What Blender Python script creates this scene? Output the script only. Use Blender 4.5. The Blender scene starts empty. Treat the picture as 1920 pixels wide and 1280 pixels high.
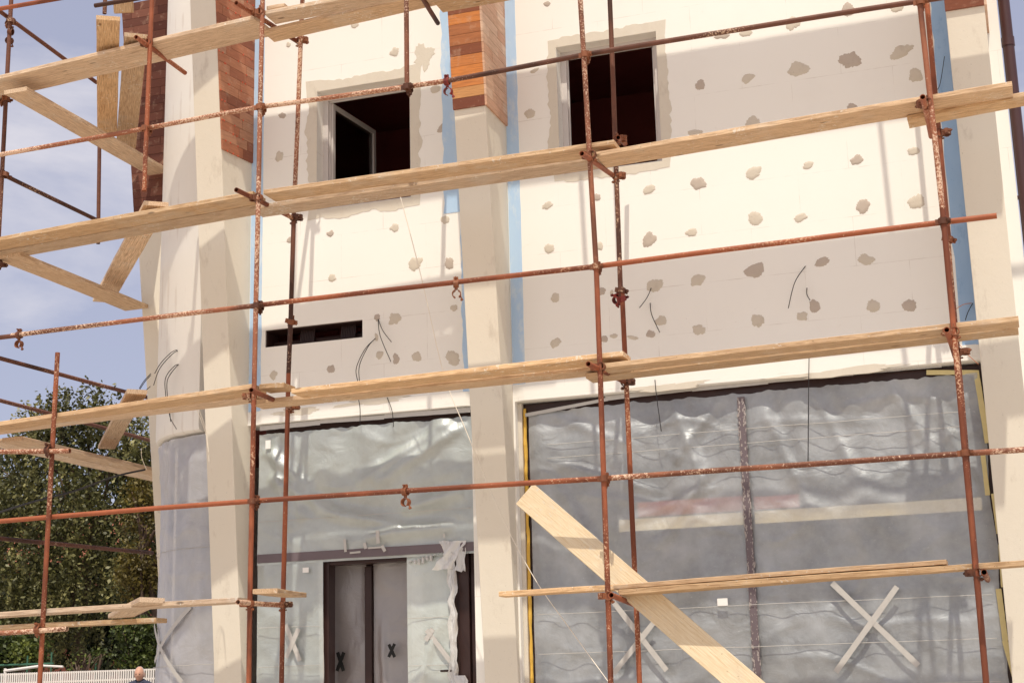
import bpy, bmesh, math, random
from mathutils import Vector, Matrix, noise
random.seed(7)
SC = bpy.context.scene
COL = SC.collection
PI = math.pi
rad = math.radians

# ------------------------------------------------------------------ camera
FPX = 2866.55
YAW, PIT, ROL = -0.324034, 0.2298375, -0.0259416
cy, sy = math.cos(YAW), math.sin(YAW)
FW = Vector((sy*math.cos(PIT), cy*math.cos(PIT), math.sin(PIT)))
_r = Vector((cy, -sy, 0)); _u = _r.cross(FW)
RT = math.cos(ROL)*_r + math.sin(ROL)*_u
UP = -math.sin(ROL)*_r + math.cos(ROL)*_u
CAM = Vector((0, -14.66, 1.5))

def _ray(px, py):
    return RT*((px-960)/FPX) + UP*((640-py)/FPX) + FW
def at(px, py, Y):
    """real point on the vertical plane y=Y, measured in the survey photo"""
    d = _ray(px, py); return CAM + d*((Y-CAM.y)/d.y)
def atx(px, py, X):
    d = _ray(px, py); return CAM + d*((X-CAM.x)/d.x)
def atz(px, py, Z):
    d = _ray(px, py); return CAM + d*((Z-CAM.z)/d.z)

cd = bpy.data.cameras.new('camera')
cam = bpy.data.objects.new('camera', cd); COL.objects.link(cam)
cd.sensor_width = 36; cd.lens = FPX/1920*36; cd.clip_end = 3000; cd.clip_start = .1
m = Matrix((RT, UP, -FW)).transposed().to_4x4(); m.translation = CAM
cam.matrix_world = m
SC.camera = cam

# ------------------------------------------------------------------ node helpers
def new_mat(name):
    m = bpy.data.materials.new(name); m.use_nodes = True
    nt = m.node_tree; nt.nodes.clear()
    out = nt.nodes.new('ShaderNodeOutputMaterial')
    return m, nt, out
class N:
    def __init__(s, nt): s.nt = nt
    def __call__(s, typ, ins=None, **kw):
        n = s.nt.nodes.new('ShaderNode'+typ)
        for k, v in kw.items(): setattr(n, k, v)
        if ins:
            for k, v in ins.items():
                if hasattr(v, 'is_linked') or isinstance(v, bpy.types.NodeSocket): s.nt.links.new(v, n.inputs[k])
                else:
                    if isinstance(v, tuple) and len(v) == 3 and n.inputs[k].type == 'RGBA': v = (*v, 1)
                    n.inputs[k].default_value = v
        return n
    def ramp(s, fac, stops, interp='LINEAR'):
        n = s.nt.nodes.new('ShaderNodeValToRGB'); n.color_ramp.interpolation = interp
        e = n.color_ramp.elements
        while len(e) < len(stops): e.new(.5)
        for el, (p, c) in zip(e, stops):
            el.position = p; el.color = (*c, 1) if len(c) == 3 else c
        s.nt.links.new(fac, n.inputs[0]); return n.outputs[0]
    def mix(s, f, a, b, mode='MIX'):
        n = s.nt.nodes.new('ShaderNodeMix'); n.data_type = 'RGBA'; n.blend_type = mode
        for k, v in ((0, f), (6, a), (7, b)):
            if isinstance(v, bpy.types.NodeSocket): s.nt.links.new(v, n.inputs[k])
            else: n.inputs[k].default_value = (*v, 1) if isinstance(v, tuple) and len(v) == 3 else v
        return n.outputs[2]
    def math(s, op, a, b=0.0, clamp=False):
        n = s.nt.nodes.new('ShaderNodeMath'); n.operation = op; n.use_clamp = clamp
        for k, v in ((0, a), (1, b)):
            if isinstance(v, bpy.types.NodeSocket): s.nt.links.new(v, n.inputs[k])
            else: n.inputs[k].default_value = v
        return n.outputs[0]
    def coords(s, kind='Object', scale=(1, 1, 1), rnd=False):
        tc = s.nt.nodes.new('ShaderNodeTexCoord')
        mp = s.nt.nodes.new('ShaderNodeMapping'); mp.inputs['Scale'].default_value = scale
        s.nt.links.new(tc.outputs[kind], mp.inputs[0])
        if rnd:
            oi = s.nt.nodes.new('ShaderNodeObjectInfo')
            c = s.nt.nodes.new('ShaderNodeCombineXYZ')
            for i, k in enumerate((37.0, 91.0, 53.0)):
                s.nt.links.new(s.math('MULTIPLY', oi.outputs['Random'], k), c.inputs[i])
            s.nt.links.new(c.outputs[0], mp.inputs['Location'])
        return mp.outputs[0]
    def noise(s, vec, scale, detail=4, rough=.55, dist=0):
        return s('TexNoise', {'Vector': vec, 'Scale': scale, 'Detail': detail, 'Roughness': rough, 'Distortion': dist}).outputs[0]
    def bump(s, h, strength=.3, dist=.01):
        return s('Bump', {'Height': h, 'Strength': strength, 'Distance': dist}).outputs[0]
    def bsdf(s, out, col, rough=.8, normal=None, metal=0, spec=.3):
        d = {'Base Color': col, 'Roughness': rough, 'Metallic': metal, 'Specular IOR Level': spec}
        if normal is not None: d['Normal'] = normal
        b = s('BsdfPrincipled', d); s.nt.links.new(b.outputs[0], out.inputs[0]); return b

def simple(name, col, rough=.8, var=.12, scale=6, bump=.0, metal=0, spec=.3, bscale=60):
    m, nt, out = new_mat(name); n = N(nt); v = n.coords()
    f = n.noise(v, scale, 5)
    c = n.mix(f, tuple(x*(1-var) for x in col), tuple(min(1, x*(1+var)) for x in col))
    nrm = n.bump(n.noise(v, bscale, 4), bump, .004) if bump else None
    n.bsdf(out, c, rough, nrm, metal, spec); return m

# wood ---------------------------------------------------------------
def wood_mat(name, a, b, dark):
    m, nt, out = new_mat(name); n = N(nt)
    v = n.coords(scale=(1, 1, 1), rnd=True)
    vs = n.coords(scale=(.55, 9, 9), rnd=True)
    vf = n.coords(scale=(2.2, 60, 60), rnd=True)
    big = n.noise(vs, 2.2, 5, .6, 1.6)
    fine = n.noise(vf, 3, 4, .6)
    blot = n.noise(v, 2.5, 4, .6)
    c = n.mix(big, a, b)
    ring = n('TexWave', {'Vector': vs, 'Scale': 1.6, 'Distortion': 7, 'Detail': 3, 'Detail Scale': 1.2}, wave_type='BANDS', bands_direction='Y').outputs[1]
    c = n.mix(n.math('MULTIPLY', n.math('POWER', ring, 6), .30), c, dark)
    c = n.mix(n.ramp(fine, [(.36, (0, 0, 0)), (.68, (.75, .75, .75))]), c, dark)
    c = n.mix(n.ramp(n.noise(n.coords(scale=(1.3, 16, 16), rnd=True), 3.2, 5, .75), [(.52, (0, 0, 0)), (.66, (.6, .6, .6))]), c, dark)
    # knots
    vk = n.coords(scale=(1.1, 3.2, 3.2), rnd=True)
    vo = n('TexVoronoi', {'Vector': vk, 'Scale': 1.5, 'Randomness': 1}).outputs[0]
    c = n.mix(n.ramp(vo, [(.0, (.8, .8, .8)), (.045, (.75, .75, .75)), (.085, (0, 0, 0))]), c, tuple(x*.45 for x in dark))
    # cement dust and grime
    c = n.mix(n.ramp(blot, [(.55, (0, 0, 0)), (.78, (.55, .55, .55))]), c, (.60, .53, .44))
    sp = n.noise(v, 38, 3, .7)
    c = n.mix(n.ramp(sp, [(.66, (0, 0, 0)), (.71, (.7, .7, .7))]), c, tuple(x*.6 for x in dark))
    c = n.mix(n.ramp(n.math('ADD', n.noise(v, 26, 4, .75), n.math('MULTIPLY', n.math('SUBTRACT', n.noise(v, 1.7, 3), .5), .5)), [(.64, (0, 0, 0)), (.68, (.8, .8, .8))]), c, (.72, .66, .57))
    oi = n('ObjectInfo')
    hs = n('HueSaturation', {'Color': c, 'Hue': .5, 'Saturation': n.math('SUBTRACT', 1.16, n.math('MULTIPLY', n.math('FRACT', n.math('MULTIPLY', oi.outputs['Random'], 7.3)), .36)),
                             'Value': n.math('ADD', n.math('MULTIPLY', oi.outputs['Random'], .34), .78)})
    h = n.math('ADD', fine, n.math('MULTIPLY', ring, .3))
    n.bsdf(out, hs.outputs[0], .78, n.bump(h, .45, .004)); return m
M = {}
M['wood'] = wood_mat('pine_board', (.86, .65, .44), (.72, .50, .305), (.29, .165, .09))
M['wood_new'] = wood_mat('fresh_pine', (.90, .80, .63), (.86, .73, .54), (.66, .50, .32))

# rusty steel ---------------------------------------------------------
def rust_mat(name, base, dark, fleck, amount):
    m, nt, out = new_mat(name); n = N(nt); v = n.coords(rnd=True)
    vl = n.coords(scale=(1, 1, .35), rnd=True)
    c = n.mix(n.noise(v, 14, 5, .7), base, dark)
    oi = n('ObjectInfo')
    patch = n.noise(vl, 3.1, 4, .6)
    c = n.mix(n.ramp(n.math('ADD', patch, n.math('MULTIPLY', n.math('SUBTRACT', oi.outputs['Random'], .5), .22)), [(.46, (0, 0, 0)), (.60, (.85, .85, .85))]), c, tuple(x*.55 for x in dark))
    fl = n.noise(v, 55, 4, .72)
    area = n.noise(vl, 2.3, 3, .6)
    fm = n.math('ADD', fl, n.math('MULTIPLY', n.math('SUBTRACT', area, .5), .85))
    c = n.mix(n.ramp(fm, [(amount, (0, 0, 0)), (amount+.05, (.9, .9, .9))]), c, fleck)
    n.bsdf(out, c, .62, n.bump(n.math('ADD', fl, fm), .35, .003), 0, .35); return m
M['rust'] = rust_mat('rusty_tube', (.41, .125, .052), (.24, .065, .030), (.66, .42, .27), .64)
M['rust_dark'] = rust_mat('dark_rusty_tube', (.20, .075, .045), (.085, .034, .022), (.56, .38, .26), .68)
M['rust_plaster'] = rust_mat('splashed_tube', (.40, .15, .075), (.21, .07, .038), (.70, .50, .36), .53)
M['clamp'] = rust_mat('clamp_steel', (.36, .125, .05), (.11, .038, .022), (.60, .42, .28), .66)
M['clamp_red'] = rust_mat('red_clamp_steel', (.38, .05, .035), (.10, .02, .02), (.5, .3, .2), .72)

# building -------------------------------------------------------------
def wall_mat():
    m, nt, out = new_mat('white_foam_board'); n = N(nt); v = n.coords()
    tc = n('TexCoord'); sp = n('SeparateXYZ', {0: tc.outputs['Object']})
    cmb = n('CombineXYZ', {0: n.math('ADD', sp.outputs[0], .37), 1: n.math('ADD', sp.outputs[2], -.02), 2: 0.0})
    br = n('TexBrick', {'Vector': cmb.outputs[0], 'Scale': 1, 'Mortar Size': .0026, 'Mortar Smooth': .2, 'Brick Width': 1.0, 'Row Height': .5,
                        'Color1': (.875, .86, .82), 'Color2': (.845, .83, .795), 'Mortar': (.50, .44, .39)}, offset=.5)
    line = n.noise(v, 2.6, 3, .7)
    c = n.mix(n.ramp(line, [(.48, (.04, .04, .04)), (.66, (.75, .75, .75))]), (.865, .85, .81), br.outputs[0])
    c = n.mix(n.math('MULTIPLY', n.noise(v, 1.3, 5, .65), .3), c, (.80, .77, .70))
    st = n.noise(v, 5.0, 6, .75)
    c = n.mix(n.ramp(st, [(.64, (0, 0, 0)), (.74, (.3, .3, .3))]), c, (.70, .66, .58))
    sk = n.noise(v, 75, 2, .5); area = n.noise(v, 2.0, 3, .6)
    f = n.math('ADD', sk, n.math('MULTIPLY', n.math('SUBTRACT', area, .5), .25))
    c = n.mix(n.ramp(f, [(.765, (0, 0, 0)), (.79, (.75, .75, .75))]), c, (.30, .22, .19))
    h = n.math('ADD', n.noise(v, 260, 2), n.math('MULTIPLY', n.noise(v, 9, 4), 1.0))
    n.bsdf(out, c, .88, n.bump(h, .12, .004), 0, .15); return m
M['wall'] = wall_mat()
def bay_mat():
    m, nt, out = new_mat('smooth_white_board'); n = N(nt); v = n.coords()
    c = n.mix(n.noise(v, 1.4, 5, .65), (.86, .84, .80), (.82, .79, .74))
    ln = n('TexWave', {'Vector': n.coords(scale=(1, .6, 0)), 'Scale': 1.9, 'Distortion': .0}, wave_type='BANDS', bands_direction='X').outputs[1]
    c = n.mix(n.ramp(n.math('MULTIPLY', ln, n.noise(v, 1.8, 3)), [(.50, (0, 0, 0)), (.60, (.28, .28, .28))]), c, (.55, .46, .40))
    c = n.mix(n.ramp(n.noise(v, 60, 3, .6), [(.72, (0, 0, 0)), (.75, (.5, .5, .5))]), c, (.4, .3, .26))
    n.bsdf(out, c, .88, n.bump(n.noise(v, 7, 4), .12, .006), 0, .15); return m
M['bay'] = bay_mat()
def mottled(name, a, b, spot, rough=.85, s1=1.6, amt=.66, bump=.2, vert=.45):
    m, nt, out = new_mat(name); n = N(nt); v = n.coords(scale=(1, 1, vert)); vv = n.coords()
    c = n.mix(n.noise(v, s1, 6, .65), a, b)
    c = n.mix(n.ramp(n.noise(v, 4.5, 6, .7), [(amt-.08, (0, 0, 0)), (amt+.04, (.6, .6, .6))]), c, spot)
    c = n.mix(n.ramp(n.noise(vv, 60, 3, .6), [(.70, (0, 0, 0)), (.73, (.6, .6, .6))]), c, tuple(x*.5 for x in spot))
    h = n.math('ADD', n.noise(vv, 14, 6, .7), n.math('MULTIPLY', n.noise(vv, 150, 2), .3))
    n.bsdf(out, c, rough, n.bump(h, bump, .008), 0, .15); return m
M['concrete'] = mottled('smooth_concrete', (.77, .715, .615), (.70, .65, .555), (.54, .48, .40), s1=1.7, amt=.665, bump=.3)
M['mortar'] = mottled('grey_adhesive', (.56, .50, .42), (.64, .58, .49), (.46, .40, .33), bump=.35, s1=7)
M['mortar_dark'] = mottled('damp_adhesive', (.42, .35, .30), (.56, .49, .42), (.33, .27, .24), bump=.35, s1=9)
M['plaster_band'] = mottled('thin_plaster', (.60, .545, .46), (.71, .66, .57), (.50, .44, .37), bump=.4, s1=4)
M['blue'] = mottled('pale_blue_foam', (.38, .56, .80), (.52, .67, .84), (.70, .76, .80), s1=3, bump=.12, amt=.60)
M['blue_deep'] = mottled('blue_foam', (.25, .41, .66), (.40, .56, .77), (.14, .28, .52), s1=3.5, bump=.2, amt=.62)
M['pvc'] = simple('white_plastic_frame', (.60, .56, .54), .35, .05, 4)
M['dark_frame'] = simple('dark_brown_aluminium', (.040, .020, .018), .35, .3, 5)
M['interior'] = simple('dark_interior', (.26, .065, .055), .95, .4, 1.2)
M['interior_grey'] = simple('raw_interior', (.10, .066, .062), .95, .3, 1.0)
M['pipe'] = simple('brown_downpipe', (.060, .024, .024), .35, .2, 3, spec=.5)
M['cover'] = simple('mauve_cover_strip', (.15, .12, .135), .6)
M['cable'] = simple('black_cable', (.02, .018, .02), .5)
M['white_cable'] = simple('pale_cord', (.80, .74, .64), .7)
M['red_cable'] = simple('copper_wire', (.62, .27, .16), .5)
M['foam'] = mottled('yellow_foam', (.78, .52, .12), (.66, .38, .06), (.50, .26, .04), s1=20, bump=.9)
M['tape_y'] = simple('masking_tape', (.66, .56, .28), .6, .15, 14)
M['tape_w'] = simple('pale_tape', (.50, .485, .465), .45, .1, 20)
M['residue'] = simple('grey_residue', (.36, .32, .31), .6)
M['tape_b'] = simple('black_tape', (.012, .012, .012), .5)
M['red_spacer'] = simple('red_spacer', (.70, .12, .06), .5)
M['cream'] = simple('cream_reflection_paint', (.85, .75, .50), .6)
M['redband'] = simple('red_reflection_paint', (.42, .13, .10), .7)
M['label'] = simple('white_sticker', (.85, .84, .82), .5, .02)

def cladding(name, stops, rough=.7):
    m, nt, out = new_mat(name); n = N(nt); v = n.coords()
    a = n('Attribute', attribute_name='tone').outputs['Fac']
    c = n.ramp(a, stops)
    vs = n.coords(scale=(2.5, 2.5, 40))
    c = n.mix(n.math('MULTIPLY', n.noise(vs, 2, 5, .65), .55), c, (.16, .05, .02), 'MULTIPLY') if False else n.mix(n.ramp(n.noise(vs, 2.4, 5, .65), [(.4, (0, 0, 0)), (.75, (.5, .5, .5))]), c, (.13, .05, .03))
    c = n.mix(n.ramp(n.noise(v, 7, 5, .7), [(.55, (0, 0, 0)), (.72, (.45, .45, .45))]), c, (.60, .42, .30))
    n.bsdf(out, c, rough, n.bump(n.noise(vs, 5, 4), .25, .003)); return m
M['clad'] = cladding('timber_tile', [(0, (.19, .06, .035)), (.3, (.34, .12, .055)), (.6, (.52, .21, .085)), (.8, (.72, .26, .06)), (1, (.60, .33, .14))])
M['clad_pale'] = cladding('pale_timber_tile', [(0, (.62, .36, .24)), (.4, (.72, .48, .34)), (.7, (.76, .55, .41)), (1, (.64, .40, .27))])
M['clad_red'] = cladding('red_timber_tile', [(0, (.26, .09, .05)), (.4, (.42, .16, .085)), (.7, (.50, .22, .12)), (1, (.44, .25, .16))])
M['clad_shade'] = cladding('shaded_timber_tile', [(0, (.10, .03, .02)), (.5, (.15, .05, .03)), (1, (.19, .07, .045))])  # shade on the far pier is put into this dark tile colour

# translucent sheeting -------------------------------------------------
def film(name, col, op, rough=.28, streak=.25, gl=.10):
    m, nt, out = new_mat(name); n = N(nt); v = n.coords()
    lw = n('LayerWeight', {'Blend': .45}).outputs['Facing']
    cl = n.noise(v, 2.2, 6, .62)
    vst = n.coords(scale=(1.0, 1.0, .35))
    scr = n.ramp(n.noise(n.coords(scale=(6, 6, 22)), 2.4, 6, .8), [(.62, (0, 0, 0)), (.70, (1, 1, 1))])
    spk = n.ramp(n.noise(v, 34, 4, .7), [(.66, (0, 0, 0)), (.71, (1, 1, 1))])
    o = n.math('ADD', n.math('MULTIPLY', n.math('SUBTRACT', cl, .5), streak*2.0), op)
    o = n.math('ADD', o, n.math('MULTIPLY', lw, .40))
    o = n.math('ADD', o, n.math('MULTIPLY', scr, .20))
    o = n.math('ADD', o, n.math('MULTIPLY', spk, .16), True)
    nrm = n.bump(n.math('ADD', n.noise(v, 3.5, 6, .6, .8), n.math('MULTIPLY', n.noise(v, 18, 3, .6, 1.2), .07)), .42, .05)
    dif = n('BsdfDiffuse', {'Color': col, 'Normal': nrm})
    trl = n('BsdfTranslucent', {'Color': col, 'Normal': nrm})
    body = n('MixShader', {0: .22, 1: dif.outputs[0], 2: trl.outputs[0]})
    tr = n('BsdfTransparent', {'Color': (.90, .90, .90)})
    a = n('MixShader', {0: o, 1: tr.outputs[0], 2: body.outputs[0]})
    gls = n('BsdfGlossy', {'Color': (.92, .96, 1), 'Roughness': rough, 'Normal': nrm})
    gl2 = n('BsdfGlossy', {'Color': (.90, .95, 1), 'Roughness': .55, 'Normal': nrm})
    a2 = n('MixShader', {0: .20, 1: a.outputs[0], 2: gl2.outputs[0]})
    b = n('MixShader', {0: gl, 1: a2.outputs[0], 2: gls.outputs[0]})
    nt.links.new(b.outputs[0], out.inputs[0]); return m
M['film'] = film('clear_film', (.78, .81, .84), .25, rough=.42, streak=.44, gl=.04)
M['film_green'] = film('greenish_film', (.72, .80, .75), .44, rough=.30, streak=.3, gl=.06)
M['film_leaf'] = film('pale_green_film', (.78, .86, .79), .62, streak=.25, gl=.05)
M['film_bay'] = film('mauve_film', (.70, .68, .71), .40, streak=.25, gl=.06)
M['film_inner'] = film('inner_film', (.50, .40, .37), .45, streak=.1, gl=.04)
M['film_torn'] = film('torn_film', (.86, .83, .80), .72, streak=.2, gl=.08)
def glass_mat():
    m, nt, out = new_mat('window_glass'); n = N(nt)
    tr = n('BsdfTransparent', {'Color': (.80, .78, .78)}); g = n('BsdfGlossy', {'Roughness': .02, 'Color': (1, 1, 1)})
    fr = n('Fresnel', {'IOR': 1.45}).outputs[0]
    a = n('MixShader', {0: n.math('MULTIPLY', fr, .9), 1: tr.outputs[0], 2: g.outputs[0]})
    nt.links.new(a.outputs[0], out.inputs[0]); return m
M['glass'] = glass_mat()

def leaf_mat(name, a, b, c3):
    m, nt, out = new_mat(name); n = N(nt)
    r = n('Attribute', attribute_name='tone').outputs['Fac']
    c = n.ramp(r, [(0, a), (.5, b), (1, c3)])
    d = n('BsdfPrincipled', {'Base Color': c, 'Roughness': .5, 'Specular IOR Level': .4})
    t = n('BsdfTranslucent', {'Color': c})
    x = n('MixShader', {0: .25, 1: d.outputs[0], 2: t.outputs[0]})
    nt.links.new(x.outputs[0], out.inputs[0]); return m
M['leaf'] = leaf_mat('birch_leaf', (.030, .032, .012), (.10, .10, .03), (.36, .33, .13))
M['leaf_dark'] = leaf_mat('dark_leaf', (.02, .03, .012), (.04, .055, .018), (.07, .08, .03))
M['leaf_gold'] = leaf_mat('golden_leaf', (.06, .045, .012), (.13, .10, .02), (.20, .16, .035))
M['leaf_bright'] = leaf_mat('bright_leaf', (.025, .035, .010), (.07, .095, .02), (.22, .25, .05))
M['bark'] = mottled('bark', (.12, .08, .06), (.06, .04, .03), (.3, .26, .22), s1=4, bump=.8)
M['ground'] = mottled('pale_gravel', (.60, .54, .46), (.52, .46, .39), (.40, .35, .29), s1=.5, bump=.6, vert=1)
M['terrace'] = mottled('paving', (.36, .32, .28), (.30, .27, .23), (.22, .19, .16), s1=.7, bump=.4, vert=1)
M['white_paint'] = simple('white_fence_paint', (.78, .74, .70), .55, .06)
M['green_paint'] = simple('green_rail_paint', (.05, .14, .09), .45)
M['red_house'] = mottled('red_render', (.20, .075, .05), (.15, .05, .04), (.10, .04, .03), s1=.8)
M['rooftile'] = mottled('clay_tile', (.36, .13, .08), (.28, .10, .06), (.15, .06, .04), s1=3)
M['skin'] = simple('skin', (.56, .31, .22), .5, .1, 20)
M['hair'] = simple('grey_hair', (.50, .45, .42), .7, .2, 60)
M['jacket'] = simple('dark_blue_jacket', (.045, .05, .085), .85, .3, 12)
M['shirt'] = simple('dark_shirt', (.03, .025, .035), .85)
M['eye'] = simple('eye', (.02, .015, .012), .2)

# ------------------------------------------------------------------ object helpers
def link(o, parent=None):
    COL.objects.link(o)
    if parent is not None:
        o.parent = parent
        o.matrix_parent_inverse = parent.matrix_world.inverted() if parent.type == 'EMPTY' and parent.parent is None else Matrix.Identity(4)
    return o
ROOTLOC = {}
def thing(name, label, cat, loc=(0, 0, 0), group=None):
    o = bpy.data.objects.new(name, None); COL.objects.link(o); o.location = loc
    o.empty_display_size = .3
    ROOTLOC[o.name] = Matrix.Translation(Vector(loc))
    tag(o, label, cat, group); return o
def tag(o, label=None, cat=None, group=None, kind=None):
    if label: o['label'] = label
    if cat: o['category'] = cat
    if group: o['group'] = group
    if kind: o['kind'] = kind
    return o
WORLD = {}
def place(o, Mw, parent=None):
    """link o with world matrix Mw under parent (whose world matrix is recorded)"""
    COL.objects.link(o); WORLD[o.name] = Mw.copy()
    if parent is None: o.matrix_basis = Mw
    else:
        o.parent = parent
        P = ROOTLOC.get(parent.name) or WORLD[parent.name]
        o.matrix_parent_inverse = Matrix.Identity(4)
        o.matrix_basis = P.inverted() @ Mw
    return o
I4 = Matrix.Identity(4)
def mesh(name, vs, fs, mat, parent=None, smooth=False, Mw=I4, tone=None, mats=None, midx=None, auto=None):
    me = bpy.data.meshes.new(name); me.from_pydata([tuple(v) for v in vs], [], fs)
    if mats:
        for q in mats: me.materials.append(q)
    else: me.materials.append(mat)
    if midx: me.polygons.foreach_set('material_index', midx)
    if smooth: me.polygons.foreach_set('use_smooth', [True]*len(me.polygons))
    if auto is not None: me.set_sharp_from_angle(angle=rad(auto))
    if tone:
        at_ = me.attributes.new('tone', 'FLOAT', 'FACE'); at_.data.foreach_set('value', tone)
    me.update()
    o = bpy.data.objects.new(name, me); place(o, Mw, parent); return o

class MB:
    def __init__(s): s.v = []; s.f = []; s.t = []; s.mi = []
    def add(s, vs, fs, tone=0, mi=0):
        b = len(s.v); s.v += [Vector(v) for v in vs]; s.f += [tuple(i+b for i in f) for f in fs]
        s.t += [tone]*len(fs); s.mi += [mi]*len(fs)
    def box(s, a, b, tone=0, mi=0, X=None):
        x0, y0, z0 = a; x1, y1, z1 = b
        vs = [Vector(p) for p in ((x0, y0, z0), (x1, y0, z0), (x1, y1, z0), (x0, y1, z0), (x0, y0, z1), (x1, y0, z1), (x1, y1, z1), (x0, y1, z1))]
        if X is not None: vs = [X @ v for v in vs]
        s.add(vs, [(0, 3, 2, 1), (4, 5, 6, 7), (0, 1, 5, 4), (1, 2, 6, 5), (2, 3, 7, 6), (3, 0, 4, 7)], tone, mi)
    def obox(s, c, ax, ay, az, tone=0, mi=0):
        vs = [c+ax*i+ay*j+az*k for k in (-1, 1) for j in (-1, 1) for i in (-1, 1)]
        s.add(vs, [(0, 2, 3, 1), (4, 5, 7, 6), (0, 1, 5, 4), (1, 3, 7, 5), (3, 2, 6, 7), (2, 0, 4, 6)], tone, mi)
    def tube(s, pts, r, n=8, cap=True, tone=0, mi=0, rr=None):
        pts = [Vector(p) for p in pts]; rings = []
        T0 = (pts[1]-pts[0]).normalized(); ref = Vector((0, 0, 1)) if abs(T0.z) < .9 else Vector((1, 0, 0))
        A = T0.cross(ref).normalized(); vs = []
        for i, p in enumerate(pts):
            T = (pts[min(i+1, len(pts)-1)]-pts[max(i-1, 0)]).normalized()
            A = (A-T*A.dot(T)).normalized(); B = T.cross(A); q = rr[i] if rr else r
            vs += [p+(A*math.cos(k*2*PI/n)+B*math.sin(k*2*PI/n))*q for k in range(n)]
        fs = [(i*n+k, i*n+(k+1) % n, (i+1)*n+(k+1) % n, (i+1)*n+k) for i in range(len(pts)-1) for k in range(n)]
        if cap: fs += [tuple(range(n-1, -1, -1)), tuple((len(pts)-1)*n+k for k in range(n))]
        s.add(vs, fs, tone, mi)
    def build(s, name, mat, parent=None, smooth=False, auto=None, Mw=I4, mats=None, tone=False):
        return mesh(name, s.v, s.f, mat, parent, smooth, Mw, s.t if tone else None, mats, s.mi if mats else None, auto)

def axes(origin, X, Z):
    X = X.normalized(); Y = Z.cross(X).normalized(); Z = X.cross(Y)
    m = Matrix((X, Y, Z)).transposed().to_4x4(); m.translation = origin; return m

# hollow scaffold tube -----------------------------------------------------
def pipe(name, P0, P1, parent, mat='rust', r=.0245, bend=.004):
    P0 = Vector(P0); P1 = Vector(P1); L = (P1-P0).length
    Z = (P1-P0).normalized(); ref = Vector((0, 1, 0)) if abs(Z.y) < .9 else Vector((1, 0, 0))
    X = ref.cross(Z).normalized()
    Y = Z.cross(X); Mw = Matrix((X, Y, Z)).transposed().to_4x4(); Mw.translation = P0
    n = 16; seg = max(1, int(L/.5)); ph = random.random()*6; vs = []; fs = []
    def ring(z, q):
        ox = bend*math.sin(PI*z/L*1.0)*math.cos(ph)+.0015*math.sin(z*3+ph)*math.sin(PI*z/L)
        oy = bend*math.sin(PI*z/L)*math.sin(ph)
        b = len(vs)
        for k in range(n): vs.append((ox+q*math.cos(2*PI*k/n), oy+q*math.sin(2*PI*k/n), z))
        return b
    rs = [ring(L*i/seg, r) for i in range(seg+1)]
    ri = [ring(L, r*.82), ring(L-.12 if L > .3 else L*.6, r*.82)]
    rj = [ring(0, r*.82), ring(.12 if L > .3 else L*.4, r*.82)]
    def br(a, b, flip=False):
        for k in range(n):
            q = (a+k, a+(k+1) % n, b+(k+1) % n, b+k); fs.append(q[::-1] if flip else q)
    for a, b in zip(rs, rs[1:]): br(a, b)
    br(rs[-1], ri[0]); br(ri[0], ri[1])
    br(rs[0], rj[0], True); br(rj[0], rj[1], True)
    return mesh(name, vs, fs, M[mat], parent, True, Mw, auto=50)

# scaffold clamp: two collars at right angles with bridge, flaps and bolts --------
def clamp_mesh():
    b = MB()
    def collar(c, ax, u, v, gap=False):
        n = 14; w = .022; ri, ro = .0252, .0325
        rng = n if not gap else n-5
        vs = []; fs = []
        for k in range(rng+1):
            a = 2*PI*k/n
            d = u*math.cos(a)+v*math.sin(a)
            for q, s_ in ((ri, -w), (ro, -w), (ro, w), (ri, w)): vs.append(c+d*q+ax*s_)
        for k in range(rng):
            for j in range(4):
                fs.append((k*4+j, k*4+(j+1) % 4, (k+1)*4+(j+1) % 4, (k+1)*4+j))
        if gap: fs += [(3, 2, 1, 0), (rng*4, rng*4+1, rng*4+2, rng*4+3)]
        b.add(vs, fs)
    x, y, z = Vector((1, 0, 0)), Vector((0, 1, 0)), Vector((0, 0, 1)); o = Vector((0, 0, 0)); q = Vector((0, .05, 0))
    collar(o, z, x, y); collar(q, x, y, z)
    b.obox(Vector((0, .025, 0)), x*.021, y*.012, z*.021)
    for c, ax, side in ((Vector((.040, -.004, 0)), y, x), (Vector((-.040, .004, 0)), y, x)):
        b.obox(c, side*.012, y*.005, z*.019)
    b.tube([Vector((.044, -.038, 0)), Vector((.044, .03, 0))], .0065, 6)
    b.tube([Vector((.044, -.030, 0)), Vector((.044, -.014, 0))], .0125, 6)
    for s in (-1, 1): b.obox(Vector((0, .05, .040*s)), x*.019, y*.012, z*.010)
    b.tube([Vector((0, .015, .044)), Vector((0, .095, .044))], .0065, 6)
    b.tube([Vector((0, .072, .044)), Vector((0, .088, .044))], .0125, 6)
    b.tube([Vector((0, .06, -.05)), Vector((0, .05, -.062))], .008, 6)
    me = bpy.data.meshes.new('coupler'); me.from_pydata([tuple(v) for v in b.v], [], b.f); me.materials.append(M['clamp'])
    return me
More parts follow.
